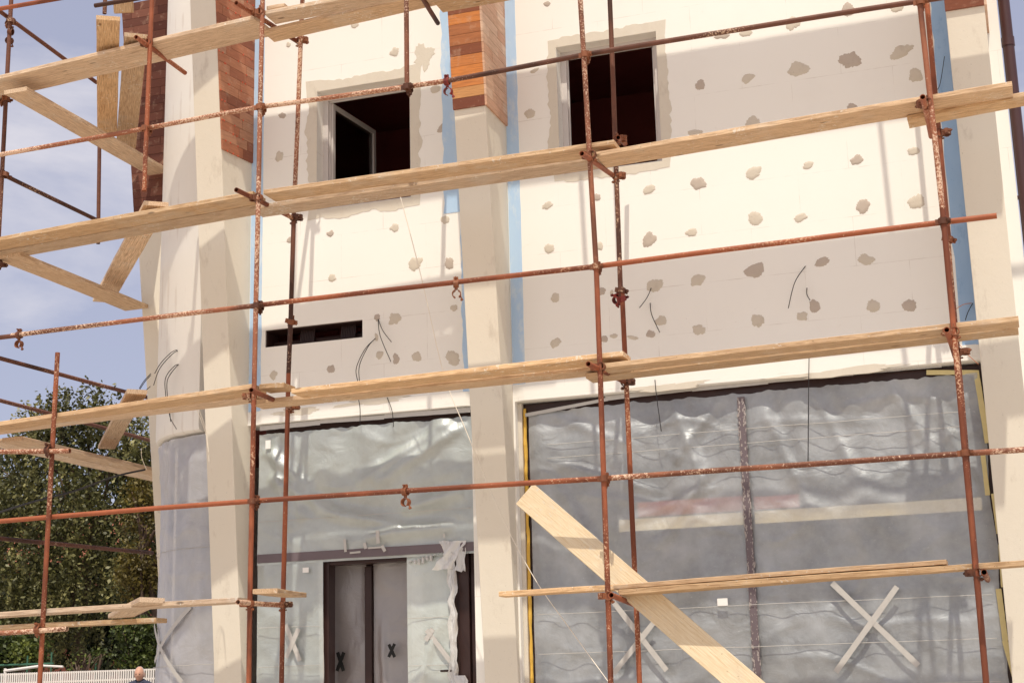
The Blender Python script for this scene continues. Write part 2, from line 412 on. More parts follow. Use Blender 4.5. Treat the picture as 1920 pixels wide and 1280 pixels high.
def hanging_mesh():
    b = MB(); x, y, z = Vector((1, 0, 0)), Vector((0, 1, 0)), Vector((0, 0, 1))
    def arc(c, ax, u, v, a0, a1, n=12, w=.02, ri=.0255, ro=.0325):
        vs = []; fs = []
        for k in range(n+1):
            a = a0+(a1-a0)*k/n; d = u*math.cos(a)+v*math.sin(a)
            for q, s_ in ((ri, -w), (ro, -w), (ro, w), (ri, w)): vs.append(c+d*q+ax*s_)
        for k in range(n):
            for j in range(4): fs.append((k*4+j, k*4+(j+1) % 4, (k+1)*4+(j+1) % 4, (k+1)*4+j))
        fs += [(3, 2, 1, 0), (n*4, n*4+1, n*4+2, n*4+3)]
        b.add(vs, fs)
    arc(Vector((0, 0, 0)), x, y, z, 0, 2*PI)
    b.obox(Vector((0, 0, .042)), x*.018, y*.008, z*.012)
    b.tube([Vector((0, -.03, .046)), Vector((0, .03, .046))], .007, 6)
    b.tube([Vector((0, 0, -.03)), Vector((0, 0, -.048))], .013, 8)
    arc(Vector((0, 0, -.082)), y, x, z, rad(100), rad(255), 8)
    arc(Vector((.006, 0, -.082)), y, x, z, rad(70), rad(-60), 8)
    b.tube([Vector((.034, 0, -.10)), Vector((.046, .0, -.135))], .0065, 6)
    b.tube([Vector((.040, 0, -.122)), Vector((.045, .0, -.134))], .012, 6)
    me = bpy.data.meshes.new('spare_coupler'); me.from_pydata([tuple(v) for v in b.v], [], b.f); me.materials.append(M['clamp'])
    return me
CL, HG = clamp_mesh(), hanging_mesh()
def clamp(P, parent, rot=(0, 0, 0), name='coupler', me=None, sc=1.12, mat=None):
    o = bpy.data.objects.new(name, me or CL)
    from mathutils import Euler
    Mw = Matrix.Translation(Vector(P)) @ Euler(rot).to_matrix().to_4x4() @ Matrix.Scale(sc, 4)
    place(o, Mw, parent)
    if mat:
        o.data = o.data.copy(); o.data.materials[0] = mat
    return o

# plank: front-top edge from P0 to P1, width w towards W --------------------------
def plank(name, P0, P1, w, label, t=.046, W=(0, 1, 0), mat='wood', cat='plank', group=None, warp=.006, cut=0):
    P0 = Vector(P0); P1 = Vector(P1); L = (P1-P0).length; X = (P1-P0).normalized(); W = Vector(W)
    Z = X.cross(W).normalized(); Y = Z.cross(X)
    Mw = Matrix((X, Y, Z)).transposed().to_4x4(); Mw.translation = P0
    seg = max(4, int(L/.18)); vs = []; fs = []; ph = random.random()*10
    ch = .004
    prof = [(0, ch), (ch, 0), (w-ch, 0), (w, ch), (w, t-ch), (w-ch, t), (ch, t), (0, t-ch)]
    k = len(prof)
    for i in range(seg+1):
        x = L*i/seg
        s = warp*math.sin(PI*x/L+.4*math.sin(ph)); j = .0035*noise.noise(Vector((x*2.3, ph, 0))); j2 = .0035*noise.noise(Vector((x*2.3, ph, 9)))
        tw = .012*noise.noise(Vector((x*.4, ph, 4)))
        for (a, b) in prof:
            yy = a+(j if a < w/2 else j2)
            xx = x + (cut*(a-w/2) if i in (0, seg) else 0)
            vs.append((xx, yy, -b+s*.6+tw*(a-w/2)/w*2*.5 + .0022*noise.noise(Vector((x*3.1, a*9, ph)))))
    for i in range(seg):
        for q in range(k):
            fs.append((i*k+q, (i+1)*k+q, (i+1)*k+(q+1) % k, i*k+(q+1) % k))
    fs.append(tuple(range(k))); fs.append(tuple(seg*k+q for q in range(k-1, -1, -1)))
    o = mesh(name, vs, fs, M[mat], None, False, Mw)
    return tag(o, label, cat, group)

# =================================================================== BUILDING
B = thing('building', 'unfinished white rendered building with timber-clad piers behind the scaffold', 'building', (-4, .3, 0))

def wall_grid(name, xs, zs, holes, y0, y1, mat, parent):
    xs = sorted(set(xs)); zs = sorted(set(zs)); vs = []; fs = []; idx = {}
    def V(x, y, z):
        k = (round(x, 4), round(y, 4), round(z, 4))
        if k not in idx: idx[k] = len(vs); vs.append(k)
        return idx[k]
    def solid(i, j):
        if i < 0 or j < 0 or i >= len(xs)-1 or j >= len(zs)-1: return False
        cx, cz = (xs[i]+xs[i+1])/2, (zs[j]+zs[j+1])/2
        return not any(a < cx < b and c < cz < d for a, b, c, d in holes)
    for i in range(len(xs)-1):
        for j in range(len(zs)-1):
            if not solid(i, j): continue
            a, b, c, d = xs[i], xs[i+1], zs[j], zs[j+1]
            fs.append((V(a, y0, c), V(b, y0, c), V(b, y0, d), V(a, y0, d)))
            fs.append((V(a, y1, d), V(b, y1, d), V(b, y1, c), V(a, y1, c)))
            if not solid(i-1, j): fs.append((V(a, y1, c), V(a, y0, c), V(a, y0, d), V(a, y1, d)))
            if not solid(i+1, j): fs.append((V(b, y0, c), V(b, y1, c), V(b, y1, d), V(b, y0, d)))
            if not solid(i, j-1): fs.append((V(a, y1, c), V(b, y1, c), V(b, y0, c), V(a, y0, c)))
            if not solid(i, j+1): fs.append((V(a, y0, d), V(b, y0, d), V(b, y1, d), V(a, y1, d)))
    return mesh(name, vs, fs, mat, parent)
LZ = 4.48
W1 = (-7.17, -6.04, 6.84, 8.24); W2 = (-4.34, -3.24, 6.86, 8.30); SL = (-7.79, -6.62, 5.335, 5.53)
O1 = (-7.87, -5.39, -1, LZ); O2 = (-4.91, -.28, -1, LZ)
ws = [W1, W2, SL, O1, O2]
wall = wall_grid('wall', [-8.45, .17]+[q for h in ws for q in h[:2]], [0, 12]+[q for h in ws for q in h[2:] if q > 0], ws+[(-8.45, -7.99, -1, LZ)], 0, .30, M['wall'], B)

# rounded bay ------------------------------------------------------------
A9 = rad(9); RB = 1.33; S0 = Vector((-8.60, 0)); BC = S0+RB*Vector((math.sin(A9), math.cos(A9)))
def bay(r, ph, z):
    t = rad(ph); return Vector((BC.x-r*math.sin(t), BC.y-r*math.cos(t), z))
def arc_wall(name, r0, r1, a0, a1, z0, z1, mat, parent, n=40, lip=0):
    b = MB(); vs = []; fs = []
    prof = [(r0, z1), (r0, z0+lip), (r0-lip*.3, z0+lip*.3), (r0-lip, z0), (r1, z0), (r1, z1)] if lip else [(r0, z1), (r0, z0), (r1, z0), (r1, z1)]
    k = len(prof)
    for i in range(n+1):
        ph = a0+(a1-a0)*i/n
        for r, z in prof: vs.append(bay(r, ph, z))
    for i in range(n):
        for j in range(k): fs.append((i*k+j, i*k+(j+1) % k, (i+1)*k+(j+1) % k, (i+1)*k+j))
    fs.append(tuple(range(k-1, -1, -1))); fs.append(tuple(n*k+q for q in range(k)))
    b.add(vs, fs); return b.build(name, mat, parent, True, 40)
bayw = arc_wall('curved_wall', RB, RB-.28, 9, 100, LZ, 12, M['bay'], B, lip=.05)
# straight return walls and floors that close the volume
b = MB()
b.box((-9.69, 1.62, 0), (-9.42, 8, 12)); b.box((-.11, .304, 0), (.166, 8, 12)); b.box((-9.69, 8.002, 0), (.166, 8.3, 12))
b.build('side_wall', M['wall'], B)
b = MB(); b.box((-9.41, 2.0, LZ+.02), (-.114, 7.99, LZ+.35)); b.box((-9.1, .75, LZ+.02), (-8.3, 1.99, LZ+.35)); b.box((-8.29, .31, LZ+.02), (-.114, 1.99, LZ+.35)); b.box((-9.41, .9, 9.0), (-.114, 7.99, 9.2)); b.box((-9.9, -.3, 12.002), (.3, 8.3, 12.3))
b.box((-8.29, .31, 9.0), (-.114, .69, 9.2))
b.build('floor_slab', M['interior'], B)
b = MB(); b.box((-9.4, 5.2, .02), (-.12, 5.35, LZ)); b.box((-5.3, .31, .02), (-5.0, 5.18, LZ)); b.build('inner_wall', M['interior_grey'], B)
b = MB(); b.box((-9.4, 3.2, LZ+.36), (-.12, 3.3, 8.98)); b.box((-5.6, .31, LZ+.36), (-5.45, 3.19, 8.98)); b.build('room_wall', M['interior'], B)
b = MB(); b.box((-3.9, .160, 3.10), (-2.64, .175, 3.22)); b.box((-2.54, .160, 3.10), (-.42, .175, 3.22)); b.build('cream_reflection', M['cream'], B)  # cream strips stand in for a bright band reflected in the glazing
b = MB(); b.box((-3.7, .162, 3.235), (-2.64, .175, 3.38)); b.box((-2.54, .162, 3.235), (-2.1, .175, 3.36)); b.build('red_reflection', M['redband'], B)  # red strips colour in the red part of that reflection

# slanting piers -----------------------------------------------------------
def pier(J, a, w, k=.1016, z0=1.2, zc=None, front=True, cl=('clad', 'clad_pale'), course=.113, spacers=False, seed=1, top=10.6):
    o = Vector((-math.sin(a), -math.cos(a), 0)); l = Vector((-math.cos(a), math.sin(a), 0)); J = Vector((*J, 0))
    p = lambda z: max(.035, k*(z-z0))
    zs = [0, 1.5]+[1.5+i*.5 for i in range(1, 20)]; zs = [z for z in zs if z <= top]
    vs = []; fs = []
    for z in zs:
        up = Vector((0, 0, z)); pp = p(z)
        e = .0015
        vs += [J-o*.12+up, J+o*pp+up, J+o*pp+l*w+up, J-o*.12+l*w+up]
    for i in range(len(zs)-1):
        for j in range(4):
            fs.append((i*4+j, (i+1)*4+j, (i+1)*4+(j+1) % 4, i*4+(j+1) % 4))
    fs.append((0, 1, 2, 3)); fs.append(tuple(reversed([(len(zs)-1)*4+q for q in range(4)])))
    pr = mesh('pier', vs, fs, M['concrete'], B)
    mod = pr.modifiers.new('bevel', 'BEVEL'); mod.width = .006; mod.segments = 2; mod.limit_method = 'ANGLE'; mod.angle_limit = rad(40)
    if zc:
        rnd = random.Random(seed); th = .022
        bs = MB(); bf = MB(); z = zc; row = 0
        while z < top-.1:
            z1 = z+course-.004
            # right side boards
            cuts = [-.005]; x = rnd.uniform(.05, .45) if row % 2 else rnd.uniform(.15, .3)
            L = p(z1)
            while x < L-.05: cuts.append(x); x += rnd.uniform(.28, .5)
            cuts.append(L+th*(1 if front else .0))
            for u, v in zip(cuts, cuts[1:]):
                q0, q1 = (u+.002, v-.002) if v != cuts[-1] else (u+.002, v)
                e0 = p(z)+th*(1 if front else 0) if v == cuts[-1] else q1; e1 = p(z1)+th*(1 if front else 0) if v == cuts[-1] else q1
                sgn = -l
                base = [J+o*q0+Vector((0, 0, z)), J+o*e0+Vector((0, 0, z)), J+o*e1+Vector((0, 0, z1)), J+o*q0+Vector((0, 0, z1))]
                outv = [q+sgn*(th+rnd.uniform(0, .002)) for q in base]
                bs.add(base+outv, [(4, 7, 6, 5), (0, 4, 5, 1), (1, 5, 6, 2), (2, 6, 7, 3), (3, 7, 4, 0)], rnd.random())
            if spacers and L > .1:
                for _ in range(3):
                    c = J+o*rnd.uniform(.03, L)+Vector((0, 0, z-.002))+(-l)*(th+.003)
                    bs.obox(c, o*.011, Vector((0, 0, .0025)), l*.003, 0, 1); bs.obox(c, o*.0025, Vector((0, 0, .011)), l*.003, 0, 1)
            if front:
                base = [J+o*p(z)+Vector((0, 0, z)), J+o*p(z)+l*w+Vector((0, 0, z)), J+o*p(z1)+l*w+Vector((0, 0, z1)), J+o*p(z1)+Vector((0, 0, z1))]
                base = [q + (l*.004 if i in (1, 2) else -l*.0) for i, q in enumerate(base)]
                outv = [q+o*(th+rnd.uniform(0, .002)) for q in base]
                bf.add(base+outv, [(4, 5, 6, 7), (0, 1, 5, 4), (1, 2, 6, 5), (2, 3, 7, 6), (3, 0, 4, 7)], rnd.random())
            z += course; row += 1
        oo = bs.build('side_cladding', None, pr, mats=[M[cl[1]], M['red_spacer']], tone=True)
        if front: bf.build('front_cladding', M[cl[0]], pr, tone=True)
    return pr
pm = pier((-4.93, 0), 0, .35, zc=7.49, seed=5)
tag(pm, 'middle pier with pale timber tiles on its upper part')
pl_ = pier((-7.99, 0), A9, .36, k=.088, z0=1.3, zc=7.50, front=False, cl=('clad', 'clad_red'), spacers=True, seed=3)
tag(pl_, 'pier with bare front and reddish tiles on its side')
J0 = bay(RB-.03, 90, 0)
p0 = pier((J0.x, J0.y), rad(90), .36, k=.1, z0=1.2, zc=7.45, cl=('clad_shade', 'clad_shade'), seed=9)
tag(p0, 'far pier clad in tiles coloured dark for shade')
pr_ = pier((.05, 0), 0, .35, zc=7.71, seed=12)
tag(pr_, 'right-hand pier with a single course of timber at its head')

# wall on-lays: blue foam strips -------------------------------------------
def onlay(name, pts, mat, parent, y=-.004, dome=0, tone=None):
    """thin layer on the facade, outline in wall coordinates (x,z)"""
    n = len(pts); cx = sum(p[0] for p in pts)/n; cz = sum(p[1] for p in pts)/n
    vs = [(x, -.0005, z) for x, z in pts]+[(cx+(x-cx)*.96, y, cz+(z-cz)*.96) for x, z in pts]
    fs = [(i, (i+1) % n, n+(i+1) % n, n+i) for i in range(n)]
    if dome:
        vs += [(cx+(x-cx)*.45, y-dome, cz+(z-cz)*.45) for x, z in pts]
        fs += [(n+i, n+(i+1) % n, 2*n+(i+1) % n, 2*n+i) for i in range(n)]
        vs.append((cx, y-dome*.7, cz)); fs += [(2*n+i, 2*n+(i+1) % n, 3*n) for i in range(n)]
    else:
        fs.append(tuple(n+i for i in range(n)))
    me_fs = [tuple(reversed(f)) if False else f for f in fs]
    o = mesh(name, vs, me_fs, mat, parent, bool(dome))
    bm = bmesh.new(); bm.from_mesh(o.data); bmesh.ops.recalc_face_normals(bm, faces=bm.faces); 
    bm.to_mesh(o.data); bm.free()
    return o
def wob(z, s, a=.012): return a*noise.noise(Vector((z*5, s, 0)))+a*.5*noise.noise(Vector((z*19, s, 3)))
def strip(name, xl, xr, z0, z1, mat, sl=0, sr=0, al=.012, ar=.0):
    zs = [z0+(z1-z0)*i/40 for i in range(41)]
    L = [(xl+wob(z, sl, al), z) for z in zs]; Rr = [(xr+(wob(z, sr, ar) if ar else 0), z) for z in zs]
    vs = []; fs = []
    for (x0, z), (x1, _) in zip(L, Rr): vs += [(x0, -.0005, z), (x0+.001, -.004, z), (x1-.001, -.004, z), (x1, -.0005, z)]
    for i in range(40):
        for j in range(3): fs.append((i*4+j, i*4+j+1, (i+1)*4+j+1, (i+1)*4+j))
    fs += [(3, 2, 1, 0), (160, 161, 162, 163)]
    return mesh(name, vs, fs, mat, wall)
strip('foam_strip', -4.925, -4.79, LZ+.18, 11.5, M['blue'], 0, 5, 0, .008)
strip('foam_strip', -5.66, -5.29, 6.6, 11.5, M['blue'], 2, 0, .03, 0)
strip('foam_strip', -5.47, -5.29, LZ+.15, 6.55, M['blue'], 7, 0, .02, 0)
strip('foam_strip', -7.985, -7.84, LZ+.15, 11.5, M['blue'], 0, 8, 0, .01)
strip('foam_strip', -.455, -.305, LZ+.15, 11.5, M['blue_deep'], 11, 0, .02, 0)
o = onlay('foam_offcut', [(-.46, 7.35), (-.31, 7.35), (-.31, 7.02), (-.45, 7.0)], M['blue_deep'], wall, -.012)
o = onlay('edge_board', [(-7.86, LZ+.002), (-5.40, LZ+.002), (-5.40, LZ+.155), (-7.86, LZ+.155)], M['wall'], wall, -.016)
o = onlay('edge_board', [(-4.90, LZ+.002), (-.31, LZ+.002), (-.31, LZ+.155), (-4.90, LZ+.155)], M['wall'], wall, -.016)

# adhesive patches over the fixing holes ---------------------------------------
def blob(x, z, rx, rz, seed, n=56, jag=.29):
    pts = []; r = random.Random(seed); lob = r.uniform(0, 2*PI); tw = r.uniform(-.5, .5) if seed < 200 else .02
    for i in range(n):
        a = 2*PI*i/n
        d = Vector((math.cos(a)*1.2, math.sin(a)*1.2, seed*3.1))
        q = 1+jag*1.2*noise.noise(d)+jag*.55*noise.noise(d*4.5)+.06*r.uniform(-1, 1)
        q *= 1+.25*max(0, math.cos(a-lob))**6
        u, v = rx*q*math.cos(a), rz*q*math.sin(a)
        pts.append((x+u*math.cos(tw)-v*math.sin(tw), z+u*math.sin(tw)+v*math.cos(tw)))
    return pts
PT = [(1312,160,12,11),(1401,147,14,9),(1497,131,22,15),(1594,115,21,17),(1691,96,22,13),(1716,141,14,14),(1599,203,13,8),(1411,232,16,12),
(1306,250,15,8),(1355,66,15,9),(1399,61,13,10),(1486,44,14,14),(1590,21,14,13),(1682,14,14,11),(993,213,11,11),(1026,8,8,6),(1003,132,9,5),
(1515,311,11,8),(1606,300,13,10),(1712,284,12,9),(1412,325,17,13),(1309,344,15,14),(1216,356,12,10),(1026,386,11,8),(1120,370,8,8),
(1417,409,15,14),(1501,408,13,8),(1616,388,13,15),(1720,378,15,16),(1297,436,11,9),(1217,449,13,17),(1029,466,11,10),(1124,461,8,9),
(1418,506,19,15),(1310,524,15,12),(1228,535,18,13),(1129,545,8,9),(1147,548,4,5),(1041,559,10,10),(1542,491,14,9),(1624,487,16,11),
(1241,601,11,11),(1527,574,10,14),(1505,593,11,9),(1637,574,14,11),(1705,572,15,12),(1421,602,12,13),(1312,618,13,11),(1220,626,9,8),
(1187,633,12,4),(1151,630,8,5),(1133,635,7,8),(1042,642,12,9),
(740,98,10,12),(833,240,16,12),(816,167,11,9),(524,294,10,12),(530,217,10,7),(541,85,6,6),(665,48,10,8),(620,438,9,7),(739,427,10,9),(835,412,10,9),
(544,450,8,8),(623,522,9,9),(778,496,14,16),(842,495,10,14),(851,577,8,8),(741,597,14,13),(707,595,7,8),(706,632,4,9),(711,666,8,10),(743,673,8,12),
(780,668,11,11),(849,672,16,16),(620,692,10,9),(513,702,9,9)]
HOLES = ws
for i, (px, py, rx, ry) in enumerate(PT):
    P = at(px, py, 0); s = 1/196.0
    o = onlay('mortar_patch', blob(P.x, P.z, rx*s*.93, ry*s*.93, i+1), M['mortar'] if i % 3 else M['mortar_dark'], wall, -.0022, .003 if i % 4 == 0 else .0012)
# plaster bands round the openings
def ring_band(op, w, seed, name='plaster_band', gaps=()):
    a, b_, c, d = op; rnd = random.Random(seed); inner = []; outer = []
    per = [((a, c), (b_, c), (0, -1)), ((b_, c), (b_, d), (1, 0)), ((b_, d), (a, d), (0, 1)), ((a, d), (a, c), (-1, 0))]
    for (p, q, nn) in per:
        L = math.hypot(q[0]-p[0], q[1]-p[1]); n = int(L/.035)
        for i in range(n):
            t = i/n; x = p[0]+(q[0]-p[0])*t; z = p[1]+(q[1]-p[1])*t
            wd = w*(1+.45*noise.noise(Vector((x*3, z*3, seed)))+.3*noise.noise(Vector((x*14, z*14, seed))))
            e = 0
            if i == 0: e = 1
            ox, oz = nn[0]*wd, nn[1]*wd
            if e:
                pn = per[per.index((p, q, nn))-1][2]; ox += pn[0]*wd; oz += pn[1]*wd
            inner.append((x, z)); outer.append((x+ox, z+oz))
    n = len(inner)
    vs = [(x, -.0035, z) for x, z in inner]+[(x, -.0035, z) for x, z in outer]+[(x, .06, z) for x, z in inner]+[(cx_, -.0003, cz_) for cx_, cz_ in outer]
    fs = []
    for i in range(n):
        j = (i+1) % n
        fs += [(i, n+i, n+j, j), (n+i, 3*n+i, 3*n+j, n+j)]
    o = mesh(name, vs, fs, M['plaster_band'], wall)
    bm = bmesh.new(); bm.from_mesh(o.data); bmesh.ops.recalc_face_normals(bm, faces=bm.faces)
    if sum(f.normal.y*f.calc_area() for f in bm.faces) > 0: bmesh.ops.reverse_faces(bm, faces=bm.faces)
    bmesh.ops.delete(bm, geom=[v for v in bm.verts if not v.link_faces], context='VERTS')
    bm.to_mesh(o.data); bm.free(); return o
ring_band(W1, .115, 3); ring_band(W2, .105, 8)
for i, (px, py, rx, ry) in enumerate([(795,105,22,30),(700,752,70,7),(1250,725,80,7),(1560,700,120,7),(560,772,50,7)]):
    P = at(px, py, 0); onlay('mortar_smear', blob(P.x, P.z, rx/196, ry/196, 200+i, 40, .6), M['plaster_band'], wall, -.0185 if P.z < LZ+.17 else -.003)

# windows of the upper storey ----------------------------------------------------
def window(op, label, sash):
    a, b_, c, d = op; f = .065; y0, y1 = .15, .22
    w = MB()
    w.box((a, y0, c), (a+f, y1, d)); w.box((b_-f, y0, c), (b_, y1, d)); w.box((a+f, y0, d-f), (b_-f, y1, d)); w.box((a+f, y0, c), (b_-f, y1, c+f))
    w.box((a+f, y0+.03, c+f), (a+f+.014, y1-.012, d-f)); w.box((b_-f-.014, y0+.03, c+f), (b_-f, y1-.012, d-f)); w.box((a+f+.014, y0+.03, d-f-.014), (b_-f-.014, y1-.012, d-f))
    win = w.build('window', M['pvc'], B); tag(win, label)
    md = win.modifiers.new('bevel', 'BEVEL'); md.width = .004; md.segments = 2; md.limit_method = 'ANGLE'
    s = MB(); W_ = (b_-a)-2*f-.02; H = (d-c)-2*f-.02; q = .055
    hx, ang = sash
    if hx == 'L':
        o = Vector((a+f+.01, y1-.01, c+f+.01)); ux = Vector((math.cos(ang), math.sin(ang), 0))
    else:
        o = Vector((b_-f-.01, y1-.01, c+f+.01)); ux = Vector((-math.cos(ang), math.sin(ang), 0))
    uy = Vector((-ux.y, ux.x, 0))*(.025 if hx == 'L' else -.025); uz = Vector((0, 0, 1))
    def bar(x0, x1, z0, z1): s.obox(o+ux*((x0+x1)/2)+uz*((z0+z1)/2), ux*((x1-x0)/2), uy, uz*((z1-z0)/2))
    bar(0, q, 0, H); bar(W_-q, W_, 0, H); bar(q, W_-q, H-q, H); bar(q, W_-q, 0, q)
    sa = s.build('sash', M['pvc'], win); md = sa.modifiers.new('bevel', 'BEVEL'); md.width = .004; md.segments = 2; md.limit_method = 'ANGLE'
    g = MB(); g.obox(o+ux*(W_/2)+uz*(H/2), ux*(W_/2-q-.001), uy*.16, uz*(H/2-q-.001)); g.build('pane', M['glass'], win)
    return win
window(W1, 'white framed window with its sash swung inwards', ('L', rad(84)))
window(W2, 'white framed window standing wide open', ('R', rad(97)))
# duct slot contents
b = MB(); a_, b__, c_, d_2 = SL
b.box((a_+.001, .02, c_+.001), (a_+.012, .28, d_2-.001)); b.box((b__-.012, .02, c_+.001), (b__-.001, .28, d_2-.001)); b.box((a_+.013, .02, c_+.001), (b__-.013, .28, c_+.010)); b.box((a_+.013, .02, d_2-.010), (b__-.013, .28, d_2-.001))
b.build('slot_shade_liner', M['dark_frame'], B)  # black liner added so the sunlit recess reads as deep shade
b = MB()
b.tube([(-7.9, .22, 5.40), (-6.5, .24, 5.42)], .035, 10); b.tube([(-7.3, .2, 5.3), (-7.3, .2, 5.6)], .02, 8)
for i in range(9): b.tube([(-6.95+i*.02, .15, 5.33), (-6.93+i*.02, .16, 5.55)], .009, 6)
for i in range(9): b.tube([(-7.45+i*.02, .16, 5.33), (-7.43+i*.02, .17, 5.55)], .009, 6)
b.build('duct', M['dark_frame'], B)

# ground floor glazing frames -----------------------------------------------------
b = MB()
b.box((-4.87, .14, LZ-.12), (-.29, .24, LZ-.012)); b.box((-2.63, .141, 0), (-2.55, .24, LZ-.121)); b.box((-.38, .142, 0), (-.29, .24, LZ-.121)); b.box((-4.83, .142, 0), (-4.76, .24, LZ-.121))
b.build('glazing_frame', M['dark_frame'], B)
b = MB(); b.box((-4.755, .19, .1), (-2.635, .196, LZ-.125)); b.box((-2.545, .19, .1), (-.385, .196, LZ-.125)); b.build('pane', M['glass'], B)
b = MB()
b.box((-7.84, .14, LZ-.10), (-5.42, .24, LZ-.012)); b.box((-7.84, .141, 2.98), (-5.42, .24, 3.09)); b.box((-7.84, .142, 0), (-7.78, .24, 2.979)); b.box((-7.84, .142, 3.091), (-7.78, .24, LZ-.101))
b.box((-5.48, .142, 0), (-5.42, .24, 2.979)); b.box((-5.48, .142, 3.091), (-5.42, .24, LZ-.101))
b.build('glazing_frame', M['dark_frame'], B)
b = MB(); b.box((-7.775, .19, 3.095), (-5.485, .196, LZ-.105)); b.box((-7.775, .19, .1), (-7.18, .196, 2.975)); b.build('pane', M['glass'], B)
b = MB(); b.box((-7.86, .012, 2.985), (-5.40, .03, 3.075)); b.build('cover_strip', M['cover'], B)
# door
D = MB(); D.box((-7.17, .10, 0), (-7.06, .26, 3.02)); D.box((-5.60, .10, 0), (-5.49, .26, 3.02)); D.box((-7.059, .101, 2.93), (-5.601, .26, 3.02))
D.box((-5.66, .13, 0), (-5.61, .23, 2.92))
door = D.build('door', M['dark_frame'], B)
md = door.modifiers.new('bevel', 'BEVEL'); md.width = .006; md.segments = 2; md.limit_method = 'ANGLE'
b = MB(); b.box((-6.775, .38, .05), (-6.70, .44, 2.92)); b.build('stile', M['dark_frame'], door)
b = MB(); b.box((-5.70, .07, 1.62), (-5.63, .10, 1.88)); b.tube([(-5.67, .06, 1.80), (-5.67, .02, 1.80), (-5.78, .02, 1.80)], .011, 8); b.build('handle', M['dark_frame'], door)

# yellow mounting foam
def foam_line(X, z0, z1, y=.115, seed=0):
    pts = []; rr = []; n = 70
    for i in range(n+1):
        z = z0+(z1-z0)*i/n
        pts.append((X+.010*noise.noise(Vector((z*6, seed, 0))), y+.006*noise.noise(Vector((z*9, seed, 5))), z)); rr.append(.013+.011*abs(noise.noise(Vector((z*14, seed, 8))))+.006*random.random())
    b = MB(); b.tube(pts, .015, 7, rr=rr); return b.build('foam_bead', M['foam'], B)
foam_line(-4.845, 0, 4.42, seed=1); foam_line(-5.405, 0, 2.6, seed=2, y=.10)
b = MB(); b.box((-4.908, .08, 0), (-4.866, .28, LZ-.005)); b.build('jamb_plaster', M['plaster_band'], B)

# downpipe
b = MB(); P = at(1880, 80, 0.05)
b.tube([(.235, .02, 0), (.235, .02, 12.2)], .055, 20)
for z in (1.9, 4.4, 7.55, 10): b.tube([(.235, .02, z), (.235, .02, z+.09)], .062, 20)
for z in (3.0, 6.0, 9.0): b.box((.17, .0, z), (.20, .04, z+.03))
b.build('downpipe', M['pipe'], B, True, 50)

# cables poking through the wall -----------------------------------------------------
def curve_px(name, pts, Y, r, mat, parent, ys=None, n=7):
    P = [at(x, y, (ys[i] if ys else Y)) for i, (x, y) in enumerate(pts)]
    out = []
    for i in range(len(P)-1):
        p0, p1, p2, p3 = P[max(i-1, 0)], P[i], P[i+1], P[min(i+2, len(P)-1)]
        for k in range(n):
            t = k/n
            out.append(.5*((2*p1)+(p2-p0)*t+(2*p0-5*p1+4*p2-p3)*t*t+(3*p1-p0-3*p2+p3)*t**3))
    out.append(P[-1]); b = MB(); b.tube(out, r, 6); return b.build(name, mat, parent, True)
for pts, ys in [([(709,598),(713,630),(733,678)], [0, -.10, -.06]), ([(709,598),(718,620),(734,641)], [0, -.08, -.05]),
    ([(704,634),(684,655),(668,690),(671,715)], [0, -.10, -.13, -.1]), ([(704,634),(690,650),(674,685),(674,715)], [0, -.13, -.16, -.12]),
    ([(671,742),(675,765),(675,795)], [-.1, -.1, -.06]), ([(726,745),(735,770),(738,800)], [-.02, -.06, -.03]),
    ([(1221,540),(1213,558),(1199,577)], [0, -.08, -.06]), ([(1219,568),(1222,590),(1237,623)], [0, -.07, -.05]),
    ([(1510,499),(1490,530),(1478,578)], [0, -.12, -.10]), ([(1513,540),(1513,552),(1519,563)], [0, -.06, -.05]),
    ([(1824,568),(1815,585),(1810,600)], [0, -.08, -.1]), ([(1228,712),(1232,750),(1240,808)], [-.02, -.08, -.04]), ([(1517,668),(1516,740),(1515,870)], [-.03, -.06, .06])]:
    curve_px('cable', pts, 0, .0042, M['cable'], B, ys)
for pts, ys in [([(1822,568),(1806,571),(1793,579)], [0, -.08, -.12]), ([(1795,640),(1812,662),(1835,683)], [-.3, -.3, -.25]), ([(1752,171),(1762,160),(1771,106)], [0, -.06, -.05])]:
    curve_px('wire', pts, 0, .0035, M['red_cable'] if pts[0][0] > 1790 else M['cable'], B, ys)
for pts in [[(339,654),(322,660),(302,680),(290,700)], [(339,656),(325,662),(300,690),(288,722)], [(340,680),(325,688),(310,710),(311,744)], [(340,679),(330,688),(314,712),(314,744)],
            [(317,772),(320,785),(331,804)], [(318,772),(319,780),(320,790)]]:
    curve_px('cable', pts, 0, .0045, M['cable'], B, [.16, .06, .02, .05][:len(pts)])
for pts in [[(283,700),(270,714),(261,728)], [(283,703),(272,715),(262,730)], [(282,724),(270,736),(263,752)]]:
    curve_px('cable', pts, .9, .0045, M['cable'], B)

